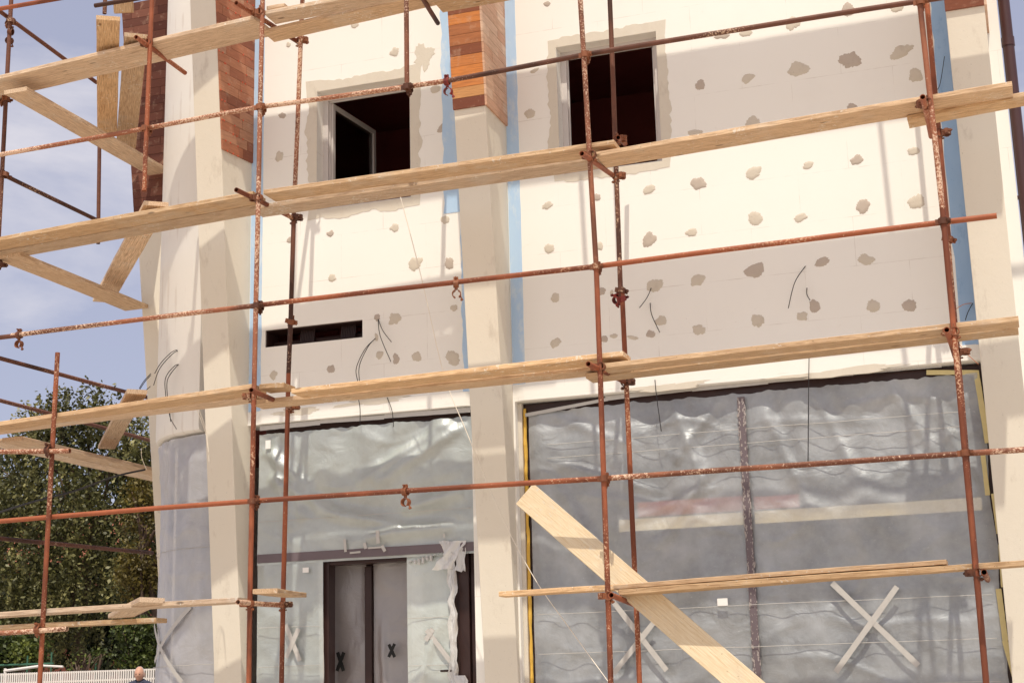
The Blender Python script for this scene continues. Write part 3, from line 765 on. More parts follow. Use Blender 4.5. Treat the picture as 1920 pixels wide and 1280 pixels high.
# =================================================================== SHEETING
def sheet(name, label, xl, xr, zb, zt, Y, mat, fn, nx=90, nz=90, group='plastic sheets over the openings', topf=None, arc=None, parent=None, cat='plastic sheet', sidef=None):
    vs = []; fs = []
    for j in range(nz+1):
        for i in range(nx+1):
            u, v = i/nx, j/nz
            x = xl+(xr-xl)*u; z = zb+(zt-zb)*v
            if topf: z += topf(x)*v**6
            if sidef: x += sidef(z)*(u**8)
            d = fn(x, z, u, v)
            if arc: P = bay(arc+d, x, z)
            else: P = Vector((x, Y-d, z))
            vs.append(P)
    for j in range(nz):
        for i in range(nx):
            a = j*(nx+1)+i; fs.append((a, a+1, a+nx+2, a+nx+1))
    o = mesh(name, vs, fs, M[mat], parent, True)
    if parent is None: tag(o, label, cat, group)
    return o
def fold(x, z, x0, z0, x1, z1, w, h):
    dx, dz = x1-x0, z1-z0; L = math.hypot(dx, dz); t = ((x-x0)*dx+(z-z0)*dz)/L/L
    d = ((x-x0)*dz-(z-z0)*dx)/L
    k = max(0, min(1, t))*max(0, min(1, 1-t))*4 if 0 < t < 1 else 0
    return h*math.exp(-(d/w)**2)*k**.5
def nz_(x, z, s, q=0): return noise.noise(Vector((x*s, z*s, q)))
def dr(x, z, u, v, seed=0, amp=1):
    """gathers falling from the top edge, easing downwards, plus slow billow"""
    g = max(0, (v-.45)/.55)
    d = .018*g**1.5*math.sin(x*15+3*nz_(x, z*.3, 1.1, seed))*(.6+.7*nz_(x, 0, 1.5, seed+4))
    d += .045*nz_(x, z, .9, seed+1)+.02*nz_(x, z, 2.4, seed+2)+.006*nz_(x, z, 7, seed+3)
    c = nz_(x*.8, z*1.5, 1.6, seed+8); d += .012*(1-min(1, abs(c)*6))
    return d*amp*(.25+.75*min(1, 8*u*(1-u)+.2))
def big(x, z, u, v):
    d = dr(x, z, u, v, 11)
    for a in [(-4.6,4.35,-3.6,3.9),( -4.7,3.9,-3.4,3.45),(-4.6,3.55,-2.9,3.25),(-4.6,3.75,-3.9,2.6),(-2.9,3.7,-3.5,2.9),(-3.9,3.15,-2.8,3.5),(-2.4,4.3,-2.0,3.2),(-1.9,4.4,-1.5,3.4),(-1.2,4.4,-.7,3.5),(-.8,4.3,-.45,3.2),(-3.3,4.4,-3.0,3.5),(-2.8,4.35,-3.4,3.6),(-2.5,4.1,-1.2,4.0)]:
        d += fold(x, z, *a, .05, .024)-fold(x, z, a[0]+.12, a[1], a[2]+.1, a[3], .07, .015)
    d += (.030*math.sin(x*11.5+2.2*nz_(x, 0, .9, 77))*(.55+.6*nz_(x, 0, 1.3, 5))+.02*nz_(x, z*.25, 2.2, 91))*min(1, .35+v)
    if abs(x+2.59) < .25: d *= (abs(x+2.59)/.25)**.8
    return d+.01
S2 = sheet('plastic_sheet', 'big clear plastic sheet covering the wide shopfront right of the middle pier', -4.80, -.33, .6, LZ-.10, .115, 'film', big, 200, 150,
      topf=lambda x: .02*nz_(x, 0, 5)+.015*nz_(x, 0, 14)-.03*max(0, -x-4.1), sidef=lambda z: .03*nz_(0, z, 2)+.01*nz_(0, z, 9))
# horizontal heat-folded seams and tape crosses
def flat_strip(bld, p, q, w, y, d=.0):
    p = Vector((p[0], y, p[1])); q = Vector((q[0], y, q[1])); t = (q-p).normalized(); s = Vector((-t.z, 0, t.x))*w/2
    n = 12; vs = []; fs = []
    for i in range(n+1):
        c = p+(q-p)*(i/n)+Vector((0, .002*nz_(p.x+i, q.z, 3), 0)); k = .94+.12*random.random()
        vs += [c-s*k, c+s*k, c+s*k+Vector((0, .0015, 0)), c-s*k+Vector((0, .0015, 0))]
    for i in range(n):
        for j in range(4): fs.append((i*4+j, i*4+(j+1) % 4, (i+1)*4+(j+1) % 4, (i+1)*4+j))
    fs += [(0, 3, 2, 1), (n*4, n*4+1, n*4+2, n*4+3)]
    bld.add(vs, fs)
def pxz(x, y, Y): P = at(x, y, Y); return (P.x, P.z)
Yt = .045
def cross(px, parent, Y, w, mat='tape_w'):
    b = MB()
    flat_strip(b, pxz(*px[0], Y), pxz(*px[1], Y), w, Y); flat_strip(b, pxz(*px[2], Y), pxz(*px[3], Y), w, Y-.003)
    return b.build('tape_cross', M[mat], parent)
cross([(1560,1092),(1722,1247),(1682,1099),(1567,1259)], S2, Yt, .052)
cross([(1148,1125),(1250,1256),(1226,1166),(1150,1262)], S2, Yt, .052)
def seams(parent, rows, x0, x1, Y, mat='tape_w', fn=None):
    b = MB()
    for z in rows:
        pts = [(x0+(x1-x0)*i/60, Y-(fn(x0+(x1-x0)*i/60) if fn else 0), z+.006*nz_(x0+(x1-x0)*i/60, z, 2)) for i in range(61)]
        b.tube(pts, .0028, 5)
    return b.build('seam', M[mat], parent, True)
seams(S2, [4.02, 3.88, 3.62], -4.6, -.5, .07); seams(S2, [2.32, 1.93, 1.55], -4.75, -.4, .055)
b = MB()
for p, q, w in [((1737,698),(1835,698),.045),((1830,695),(1852,830),.05),((1842,845),(1852,928),.042),((1862,925),(1872,1000),.035),((1875,1020),(1880,1100),.03),((1872,1103),(1885,1200),.05),((1884,1200),(1905,1275),.05)]:
    flat_strip(b, pxz(*p, .09), pxz(*q, .09), w, .088)
b.build('edge_tape', M['tape_y'], S2)
b = MB()
for p, q, w in [((985,778),(1140,748),.035),((1135,747),(1300,728),.045),((1298,730),(1440,716),.04),((1440,714),(1600,700),.04),((1600,698),(1765,684),.045)]:
    flat_strip(b, pxz(*p, .07), pxz(*q, .07), w, .068)
b.build('top_tape', M['tape_w'], S2)
b = MB(); P = at(1355, 1128, .05); b.box((P.x-.05, .04, P.z-.035), (P.x+.05, .043, P.z+.035)); b.build('sticker', M['label'], S2)
# mottled adhesive residue on the mullion
b = MB()
rnd = random.Random(4)
for i in range(420):
    z = rnd.uniform(1.4, LZ-.15); x = -2.59+rnd.choice((-1, 1))*rnd.uniform(.012, .042); s = rnd.uniform(.002, .009)*(1 if nz_(0, z, 3) > -.1 else .6)
    b.add([(x+s*math.cos(k*PI/3)*rnd.uniform(.6, 1.1), .064+.001*rnd.random(), z+2.0*s*math.sin(k*PI/3)) for k in range(6)], [tuple(range(6))])
tag(b.build('tape_residue', M['residue'], S2), kind='stuff')
b = MB(); b.box((-2.625, .066, .3), (-2.555, .085, LZ-.14)); b.build('cover_strip', M['cover'], S2)

def left_top(x, z, u, v):
    d = dr(x, z, u, v, 31)
    for a in [(-5.6,4.35,-6.7,3.75),(-5.45,4.3,-6.5,3.72),(-7.8,4.2,-7.2,3.7),(-7.75,3.9,-6.9,3.45),(-7.7,4.35,-7.5,3.3),(-7.5,4.4,-7.35,3.4),(-7.2,3.5,-6.2,3.3),(-6.2,3.45,-5.5,3.6),(-6.6,3.2,-5.6,3.25)]:
        d += fold(x, z, *a, .06, .05)-fold(x, z, a[0], a[1]+.14, a[2], a[3]+.14, .08, .03)
    d += .022*math.sin(x*13+2*nz_(x, 0, 1, 70))*v*v
    return d+.02
S1 = sheet('plastic_sheet', 'creased clear plastic sheet over the fanlight above the door', -7.868, -5.395, 2.96, LZ-.09, .05, 'film_green', left_top, 130, 80, topf=lambda x: .02*nz_(x, 3, 5)+.012*nz_(x, 3, 15)-.015)
b = MB()
for p, q, w in [((487,803),(600,792),.05),((600,790),(720,782),.045),((720,780),(882,768),.05)]:
    flat_strip(b, pxz(*p, .02), pxz(*q, .02), w, .02)
b.build('top_tape', M['tape_w'], S1); seams(S1, [3.42], -7.84, -5.42, -.005)
b = MB()
for p, q, w in [((646,1010),(648,1034),.03),((683,1017),(686,1028),.035),((708,994),(709,1018),.038),((656,1036),(676,1034),.02),((690,1027),(716,1025),.018),((716,1022),(722,1033),.035),((832,1000),(833,1008),.02)]:
    b = MB(); flat_strip(b, pxz(*p, -.01), pxz(*q, -.01), w, -.012); b.build('tape_tab', M['tape_w'], S1)
P = at(503, 833, -.0); b = MB(); b.box((P.x-.03, -.008, P.z-.045), (P.x+.03, -.005, P.z+.045)); b.build('sticker', M['label'], S1)
SL_ = sheet('plastic_sheet', 'narrow clear plastic sheet left of the door frame', -7.868, -7.10, .5, 3.0, .055, 'film_green', lambda x, z, u, v: dr(x, z, u, v, 51, .8)+.01, 40, 90)
cross([(535,1170),(562,1238),(560,1178),(536,1232)], SL_, .0, .05); seams(SL_, [2.30, 1.9], -7.84, -7.12, .005)
P = at(573, 1068, .0); b = MB(); b.box((P.x-.035, .0, P.z-.026), (P.x+.035, .003, P.z+.026)); b.build('sticker', M['label'], SL_)
b = MB(); flat_strip(b, pxz(601,1038,.06), pxz(604,1280,.06), .05, .055); b.build('edge_tape', M['tape_w'], SL_)
SD = sheet('plastic_sheet', 'pale green plastic sheet wrapped over the right door leaf', -6.16, -5.66, .4, 2.98, .10, 'film_leaf', lambda x, z, u, v: dr(x, z, u, v, 71, .8)+.015+fold(x, z, -6.1, 1.5, -5.8, 2.3, .05, .03), 40, 90)
cross([(800,1180),(845,1240),(812,1178),(798,1200)], SD, .04, .05); seams(SD, [2.34, 1.86], -6.15, -5.7, .045)
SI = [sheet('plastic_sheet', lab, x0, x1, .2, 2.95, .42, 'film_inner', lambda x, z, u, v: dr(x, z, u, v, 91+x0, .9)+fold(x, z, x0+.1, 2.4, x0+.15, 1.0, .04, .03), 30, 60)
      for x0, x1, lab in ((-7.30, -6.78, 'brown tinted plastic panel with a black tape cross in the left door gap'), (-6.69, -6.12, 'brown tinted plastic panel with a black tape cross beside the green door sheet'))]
cross([(633,1222),(644,1257),(645,1222),(632,1257)], SI[0], .33, .04, 'tape_b'); cross([(729,1207),(740,1231),(740,1206),(729,1231)], SI[1], .33, .034, 'tape_b')
# bunched torn film hanging over the door leaf
b = MB(); rnd = random.Random(2)
def ribbon(pts, w, nseg=5):
    vs = []; fs = []; n = len(pts)
    for i, p in enumerate(pts):
        p = Vector(p)
        for k in range(nseg+1):
            a = k/nseg-.5; vs.append(p+Vector((a*w*(1+.4*nz_(i*.4, k, 1)), -.03*math.cos(a*9+i*.6)-.02*nz_(i*.5, k*.6, 1, 4), .02*nz_(i*.6, k, 1, 9))))
    for i in range(n-1):
        for k in range(nseg): q = i*(nseg+1)+k; fs.append((q, q+1, q+nseg+2, q+nseg+1))
    b.add(vs, fs)
P0 = at(850, 1018, .02)
ribbon([P0+Vector((-.02+.018*nz_(i*.35, 0, 1, 3)*2, 0, -.045*i)) for i in range(46)], .085)
ribbon([P0+Vector((.05-.02*i, -.03, .02-.035*i)) for i in range(9)], .20)
ribbon([P0+Vector((-.10+.01*i, -.02, .03-.03*i)) for i in range(6)], .10)
ribbon([P0+Vector((.08, -.02, -.05-.04*i)) for i in range(7)], .12)
ribbon([Vector((P0.x+.02+.03*math.sin(i), .02, 1.75-.05*i)) for i in range(9)], .16)
for k in range(9): ribbon([Vector((P0.x-.12-.045*k*1.0, .04, 3.0-.02*i-.01*k)) for i in range(2+rnd.randint(0, 3))], .035)
o = b.build('torn_film', M['film_torn'], None, True); tag(o, 'bunch of torn white film hanging down the edge of the open door leaf', 'plastic film')

BS = sheet('plastic_sheet', 'mauve tinted plastic sheet round the curved corner shopfront', -12, 88, .4, LZ-.03, 0, 'film_bay', lambda x, z, u, v: dr(x*.03, z, u, v, 61)+fold(x, z, 40, 4.4, 42, 2.0, 3, .02), 110, 90, arc=RB-.07)
# light falls through and the drape hangs to the pier
b = MB()
def bstrip(p, q, w):
    P = [p+(q-p)*i/14 for i in range(15)]
    vs = []; fs = []
    for v in P:
        t = (q-p).normalized(); n_ = Vector((v.x-BC.x, v.y-BC.y, 0)).normalized(); s = t.cross(n_).normalized()*w/2
        dd = math.hypot(v.x-BC.x, v.y-BC.y); c = Vector((BC.x+n_.x*(RB-.03), BC.y+n_.y*(RB-.03), v.z)); vs += [c-s, c+s, c+s-n_*.002, c-s-n_*.002]
    for i in range(14):
        for j in range(4): fs.append((i*4+j, i*4+(j+1) % 4, (i+1)*4+(j+1) % 4, (i+1)*4+j))
    b.add(vs, fs)
bstrip(at(382, 1138, .25), at(322, 1240, .55), .05); bstrip(at(318, 1170, .6), at(372, 1278, .3), .05)
b.build('tape_cross', M['tape_w'], BS)
b = MB()
for z in (3.72, 3.2, 1.95, 1.62): b.tube([bay(RB-.045, -5+i*1.6, z+.01*nz_(i*.2, z, 1)) for i in range(56)], .003, 5)
b.build('seam', M['tape_w'], BS, True)
b = MB()
for ph in (12, 36, 60, 84): 
    q = bay(RB-.20, ph, 0); b.tube([q, q+Vector((0, 0, LZ-.02))], .03, 8)
b.build('glazing_frame', M['dark_frame'], B)

# =================================================================== SCAFFOLD
SF = thing('scaffold', 'rusty tube scaffold with clamps standing in front of the building', 'scaffold', (-5, -1.7, 0))
YO, YI, YL = -1.7, -.77, -1.648
def V(p): return Vector(p)
def std(name, top, bot, Y, mat, z0=None, z1=None):
    a = at(*top, Y); c = at(*bot, Y)
    if z1 is not None: a = c+(a-c)*((z1-c.z)/(a.z-c.z))
    if z0 is not None: c = a+(c-a)*((a.z-z0)/(a.z-c.z))
    return pipe(name, c, a, SF, mat)
std('standard', (492,0), (476,750), YO, 'rust_plaster', z1=11.4)
std('standard', (476,750), (467,1280), YO, 'rust', z0=0)
std('standard', (1088.6,0), (1118,500), YO, 'rust_plaster', z1=11.4)
std('standard', (1118,500), (1144.8,1280), YO, 'rust', z0=0)
std('standard', (1723.5,0), (1767,390), YO, 'rust_plaster', z1=11.4)
std('standard', (1767,390), (1848.7,1280), YO, 'rust', z0=0)
std('standard', (285,-5), (270,358), YO, 'rust', z1=9.6)
std('standard', (108,661), (75,1280), YO, 'rust', z0=0)
std('standard', (761.5,0), (763,168), YO, 'rust_plaster', z1=9.8)
std('standard', (567,0), (551,400), YI, 'rust_plaster', z1=9.6)
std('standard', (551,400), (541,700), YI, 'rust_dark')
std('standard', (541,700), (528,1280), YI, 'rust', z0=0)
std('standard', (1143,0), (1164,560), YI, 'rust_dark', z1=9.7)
std('standard', (1166,540), (1198.8,1280), YI, 'rust', z0=0)
std('standard', (1742,60), (1779,455), YI, 'rust', z1=9.4)
std('standard', (1776,440), (1850,1280), YI, 'rust', z0=0)
# ledgers, each in the lengths the photograph shows
def led(pts, mat='rust', Y=YL):
    for p, q in zip(pts, pts[1:]): pipe('ledger', at(*p, Y), at(*q, Y), SF, mat, bend=.008)
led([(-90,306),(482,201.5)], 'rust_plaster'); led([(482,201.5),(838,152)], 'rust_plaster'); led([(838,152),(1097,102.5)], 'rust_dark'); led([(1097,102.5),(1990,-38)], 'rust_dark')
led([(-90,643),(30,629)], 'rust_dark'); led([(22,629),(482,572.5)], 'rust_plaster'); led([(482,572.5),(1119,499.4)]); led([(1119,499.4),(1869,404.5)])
led([(-90,985),(474,939)]); led([(474,939),(1135,896.4)]); led([(1135,896.4),(1990,838)], 'rust_plaster')
pipe('ledger', at(-60,27,YL), at(482,-68,YL), SF, 'rust'); pipe('ledger', at(482,-68,YL), at(482,-68,YL)+Vector((8.0, 0, .1)), SF, 'rust')
# transoms
def tr(p, q, ya=-2.0, yb=-.72, mat='rust'): return pipe('transom', at(*p, ya), at(*q, yb), SF, mat)
tr((443,6), (560,80)); tr((443,356), (553,411)); tr((471,731), (550,764)); tr((446,1128), (536,1134), -2.0, -.72, 'rust_plaster')
tr((1091,288), (1152,331)); tr((1103,682), (1174,717)); tr((1146,1115), (1200,1137))
tr((1730,182), (1746,256)); tr((1775,618), (1791,668)); tr((1845,1072), (1852,1086), -1.95, -.7)
tr((255,70), (347,137)); tr((786,-14), (821,44), -1.6, -.6, 'rust_dark')
tr((1159,258), (1172,270), -.95, -.25)
pipe('transom', at(-60,846,-1.76), at(131,845,-1.76), SF, 'rust_plaster'); pipe('transom', at(-60,1189,-1.76), at(126,1178,-1.76), SF, 'rust_plaster')
pipe('transom', at(178,11,-1.3), at(262,-3,-1.3), SF, 'rust_dark')
# side return of the scaffold
XS = -10.47
pipe('ledger', atx(-30,0,XS), atx(181,155,XS), SF, 'rust_dark'); pipe('ledger', atx(-30,310,XS), atx(243,442,XS), SF, 'rust_dark')
pipe('ledger', atx(-60,655,-10.6), atx(284,747,-10.6), SF, 'rust_dark'); pipe('ledger', atx(-60,735,-11.5), atx(284,826,-11.5), SF, 'rust_dark')
pipe('ledger', atx(-60,1003,-10.7), atx(286,1036,-10.7), SF, 'rust_dark')
pc = at(13, 150, -1.25); pipe('standard', (pc.x, -1.25, 0), (pc.x-.0, -1.25, 9.6), SF, 'rust_dark')
q0, q1 = at(187, 130, .75), at(184, 457, .75); pipe('standard', q1, q0+Vector((0, 0, .4)), SF, 'rust_dark')
q0, q1 = at(198, -20, -.5), at(196, 26, -.5); pipe('standard', q1, q0, SF, 'rust_dark')
# couplers
def cp(px, py, Y=YO, rot=(0, 0, 0), mat=None, me=None, name='coupler', sc=1.22): return clamp(at(px, py, Y), SF, rot, name, me, sc, mat)
for x, y in ((487,201),(482,573),(475,939),(1097,103),(1118,500),(1133,897),(1726,4),(1768,415),(1810,849),(272,241),(763,163)): cp(x, y)
for x, y in ((489,22),(485,370),(473,742),(468,1131),(1110,290),(1127,687),(1142,1116),(1740,193),(1790,621),(1833,1073),(279,80)): cp(x, y, YO, (0, PI/2, PI/2))
for x, y in ((562,77),(551,409),(545,763),(531,1133),(1155,331),(1172,717),(1762,250),(1797,660),(1157,262)): cp(x, y, YI, (0, PI/2, -PI/2))
cp(546, 603, YI, (.4, .2, .6)); cp(1165, 545, YI, (0, .2, .5)); cp(1166, 560, YI, (0, -.4, 1.2), M['clamp_red']); cp(1779, 449, YI, (0, .3, .3))
cp(97, 845, -1.7, (0, 0, PI)); cp(78, 1180, -1.7, (0, 0, PI))
cp(22, 40, -1.25, (0, .3, 1.2)); cp(20, 60, -1.25, (.3, .3, .2), None, HG); cp(12, 186, -1.25, (0, 0, 1.5)); cp(10, 328, -1.25, (0, .2, 1.5)); cp(2, 496, -1.25, (.3, 0, 1))
for x, y in ((855,532),(36,628),(760,921)): cp(x, y, YL, (0, 0, random.uniform(-.3, .3)), None, HG, 'coupler')
cp(838, 153, YL, (.2, 0, 0), M['clamp_red'], HG)

# =================================================================== PLANKS
G = 'scaffold boards laid along the lifts'
def bd(p, q, Y, w, label, Y2=None, **k):
    return plank('plank', at(*p, Y), at(*q, Y2 if Y2 is not None else Y), w, label, group=G, **k)
# top row
bd((-70,158), (476,28), -1.67, .44, 'left board of the highest deck, passing under two crossing boards')
bd((496,20), (1010,-78), -1.67, .25, 'front board of the highest deck above the left window')
bd((494,55), (905,-40), -1.38, .25, 'rear board of the highest deck above the left window', Y2=-1.36)
plank('plank', at(500,12,-1.55), at(533,6,-1.55), .24, 'sawn board end resting on the highest deck beside the leftmost tall standard', group='short boards on the deck joints', t=.04, W=(.5, 1, 0))
plank('plank', at(210,-40,-1.2), at(213,25,-1.1), .22, 'board end hanging at the top edge of the picture above the crossing boards', group='short boards on the deck joints', W=(1, .2, 0))
def above(x0, x1, z, Y, w, lab, **k): return plank('plank', (x0, Y, z), (x1, Y, z+.03), w, lab, group=G, **k)
above(-5.25, .35, 8.41, -1.62, .243, 'front board over the right window, just above the picture')
above(-5.2, .30, 8.41, -1.375, .25, 'rear board over the right window, just above the picture')
for k_, (x0_, x1_) in enumerate(((-9.6, -6.9), (-6.95, -3.5), (-3.55, .3))):
    for Y_, w_, nm in ((-1.67 if k_ == 1 else -1.58, .305 if k_ == 1 else .22, 'front'), (-1.358, .235, 'rear')):
        above(x0_, x1_+.08, 10.62+.05*(k_ % 2), Y_, w_, '%s board of the topmost deck above the %s' % (nm, ('curved corner', 'left window', 'right window')[k_]))
# second row
bd((-70,457), (474,358), -1.67, .27, 'left board of the second deck from the top, in front of the far pier')
bd((-70,478), (482,377), -1.39, .26, 'rear left board of the second deck, seen from below')
bd((494,356), (1151,262), -1.67, .27, 'front board of the second deck under the left window')
bd((470,386), (1135,288), -1.36, .27, 'rear board of the second deck under the left window')
bd((1118,285), (1897,152), -1.67, .34, 'long splintered board of the second deck under the right window')
bd((1700,217), (1990,159), -1.40, .22, 'board of the second deck that sticks out past the downpipe')
# third row
bd((-70,800), (474,719), -1.67, .28, 'left board of the third deck beside the tree')
bd((-70,806), (480,735), -1.39, .25, 'rear left board of the third deck, seen from below')
bd((546,728), (1168,658), -1.67, .27, 'front board of the third deck above the door')
bd((470,750), (1160,680), -1.38, .27, 'rear board of the third deck above the door')
bd((1118,682), (1909,592), -1.67, .25, 'front board of the third deck above the wide shopfront')
bd((1098,700), (1908,606), -1.38, .25, 'rear board of the third deck above the wide shopfront', Y2=-1.38)
plank('plank', at(486,720,-1.6), at(532,717,-1.6), .25, 'short weathered board end on the third deck by the left tall standard', group='short boards on the deck joints', t=.05, W=(.35, 1, 0))
# lowest row
bd((-70,1151), (446,1119), -1.67, .24, 'lowest board on the left, in front of the tree')
bd((-70,1175), (292,1157), -.80, .22, 'mud-stained lowest rear board on the left')
plank('plank', at(474,1113,-1.72), at(531,1120,-.85), .24, 'short weathered board lying on the lowest transom by the door', group='short boards on the deck joints', W=(1, .3, 0))
bd((935,1108), (1245,1090), -1.45, .20, 'rough board stub poking out left of the long leaning board')
bd((1150,1096), (1774,1048), -1.62, .23, 'upper board of the lowest deck across the wide shopfront', t=.04)
bd((1160,1105), (1995,1043), -1.68, .24, 'lower board of the lowest deck running out past the right pier')
# boards of the return, running back along the side
def side(z, x0, y0, y1, lab, w=.25): return plank('plank', (x0, y1, z+.012), (x0, y0, z), w, lab, W=(1, 0, 0), group='boards of the side return')
side(8.10, -10.14, -1.63, 1.27, 'board of the highest side deck, slanting across the blue sky', .29)
side(6.36, -10.42, -1.28, 1.27, 'board of the second side deck, running back to the far pier', .33)
side(4.36, -10.58, -1.1, 3.0, 'outer board of the third side deck above the tree'); side(4.36, -10.325, -1.12, 3.0, 'inner board of the third side deck above the tree')
def crossb(z, a, c, w, lab):
    a = Vector((*a, z)); c = Vector((*c, z)); d_ = (c-a).normalized(); s_ = Vector((-d_.y, d_.x, 0))*w/2; s_ = s_ if d_.cross(s_).z > 0 else -s_; a -= s_; c -= s_; d = (c-a).normalized(); Wd = Vector((-d.y, d.x, 0))
    if d.cross(Wd).z < 0: Wd = -Wd
    return plank('plank', a, c, w, lab, W=Wd, group='boards laid across the corner')
crossb(8.44, atz(201,244,8.44).xy, atz(203,30,8.44).xy, .235, 'tall left one of the two boards crossing the highest deck')
crossb(8.44, atz(236,272,8.44).xy, atz(255,63,8.44).xy, .24, 'right one of the two boards crossing the highest deck, against the dark pier')
crossb(6.60, atz(193,560,6.60).xy, atz(293,378,6.60).xy, .25, 'board crossing the corner of the second deck')
crossb(4.62, atz(200,834,4.62).xy, atz(257,730,4.62).xy, .20, 'board crossing the corner of the third deck')
plank('plank', at(203,1150,-.85), at(262,1119,-1.95), .24, 'board crossing the corner of the lowest deck', W=(1, .55, 0), group='boards laid across the corner')
# the big leaning board
a = at(967, 944, -1.40); c = at(1352.6, 1280, -1.50); d = (c-a).normalized(); c2 = c+d*2.2
a2 = at(996, 921, -1.40)
o = plank('leaning_board', a+Vector((0, 0, 0)), c2, .245, 'long fresh pine board leaning diagonally across the wide shopfront', t=.045, W=(a2-a)+Vector((0, .02, 0)), mat='wood_new', cat='plank')

# loose string, straps, wires on the scaffold
b = MB()
def cat(pts, Ys, n=8):
    P = [at(x, y, Ys[i]) for i, (x, y) in enumerate(pts)]; out = []
    for i in range(len(P)-1):
        p0, p1, p2, p3 = P[max(i-1, 0)], P[i], P[i+1], P[min(i+2, len(P)-1)]
        for k in range(n):
            t = k/n; out.append(.5*((2*p1)+(p2-p0)*t+(2*p0-5*p1+4*p2-p3)*t*t+(3*p1-p0-3*p2+p3)*t**3))
    return out+[P[-1]]
b.tube(cat([(750,366),(790,520),(832,700),(875,810),(935,955),(1000,1080),(1070,1180),(1150,1290)], [-.95, -.9, -.88, -.88, -.9, -.95, -1.1, -1.3]), .0042, 6)
o = b.build('string', M['white_cable'], None, True); tag(o, 'thin pale string running down from the second deck past the middle pier', 'string')
b = MB(); b.tube(cat([(-20,966),(70,938),(140,920),(215,893),(272,880)], [.2, .1, .05, 0, 0]), .011, 6)
o = b.build('strap', M['cable'], None, True); tag(o, 'dark strap slung under the third side deck in front of the tree', 'strap')
b = MB()
for pts in ([(357,738),(370,770),(385,810),(391,850)], [(360,738),(376,775),(388,815),(392,868)], [(265,840),(266,858),(275,880)]):
    b.tube(cat(pts, [-1.2, -1.0, -.9, -.9]), .003, 5)
o = b.build('twine', M['white_cable'], None, True); tag(o, 'white twine threads dangling from the third deck at the left pier', 'twine')

# =================================================================== GROUND AND SURROUNDINGS
def plane(name, x0, x1, y0, y1, z, mat, n=1):
    o = mesh(name, [(x0, y0, z), (x1, y0, z), (x1, y1, z), (x0, y1, z)], [(0, 1, 2, 3)], mat); return tag(o, kind='structure')
plane('ground', -1500, 1500, -1500, 1500, 0, M['ground'])
b = MB(); b.box((-60, 3.2, .004), (-11.2, 60, .40)); o = b.build('terrace', M['terrace']); tag(o, kind='structure')

# white fence
FN = thing('picket_fence', 'white slatted fence behind the old man', 'fence', (-15.5, 8, .40))
b = MB(); x = -21.0
while x < -13.2:
    t = (x+17.1)/3.0; zt = 2.165-.012*t
    b.box((x, 7.985, .55), (x+.022, 8.0, zt)); x += .044
b.build('slat_panel', M['white_paint'], FN)
b = MB()
for z in (1.98, .75): b.box((-21.0, 8.001, z), (-13.2, 8.03, z+.03))
b.box((-21, 8.001, 2.13), (-13.2, 8.02, 2.155)); b.build('rail', M['white_paint'], FN)
for x in (-20.5, -18.2, -15.9, -13.6):
    b = MB(); b.box((x, 8.031, .40), (x+.05, 8.08, 2.12)); b.build('post', M['white_paint'], FN)
# green railing behind
RG = thing('railing', 'thin green railing behind the white fence', 'railing', (-18, 10.5, .4))
for px, py_ in ((52, 1228), (97, 1222), (180, 1236)):
    P = at(px, py_, 10.5); b = MB(); b.tube([(P.x, 10.5, .4), (P.x, 10.5, P.z)], .016, 8); b.build('post', M['green_paint'], RG)
b = MB(); b.tube([at(-20, 1247, 10.5), at(100, 1243, 10.5)], .02, 8); b.tube([(-24, 10.5, 1.6), (-14, 10.5, 1.6)], .02, 8); b.build('rail', M['green_paint'], RG)
RW = MB(); RW.tube([at(8, 1257, 9.6), at(82, 1247, 9.6)], .025, 8); RW.tube([at(75, 1247, 9.6), at(118, 1249, 9.6)], .02, 8)
P = at(10, 1252, 9.6)
RW.tube([(P.x, 9.6, .4), (P.x, 9.6, P.z)], .025, 8)
o = RW.build('handrail', M['white_paint']); tag(o, 'pale metal handrail left behind the white fence', 'handrail')
# dark red house beyond the trees
H = thing('house', 'dark red house half hidden beyond the trees', 'house', (-22, 21, 0))
b = MB(); b.box((-34, 21, 0), (-14, 29, 5.4)); b.build('wall', M['red_house'], H)
b = MB(); b.add([(-34.4, 20.5, 5.4), (-13.6, 20.5, 5.4), (-13.6, 29.5, 5.4), (-34.4, 29.5, 5.4), (-33, 25, 7.3), (-15, 25, 7.3)], [(0, 1, 5, 4), (2, 3, 4, 5), (1, 2, 5), (3, 0, 4), (0, 3, 2, 1)]); b.build('roof', M['rooftile'], H)
for x in (-30, -26.5, -23, -19.5, -16.5):
    b = MB(); b.box((x, 20.96, 2.0), (x+1.0, 20.995, 3.4)); w_ = b.build('window', M['dark_frame'], H)

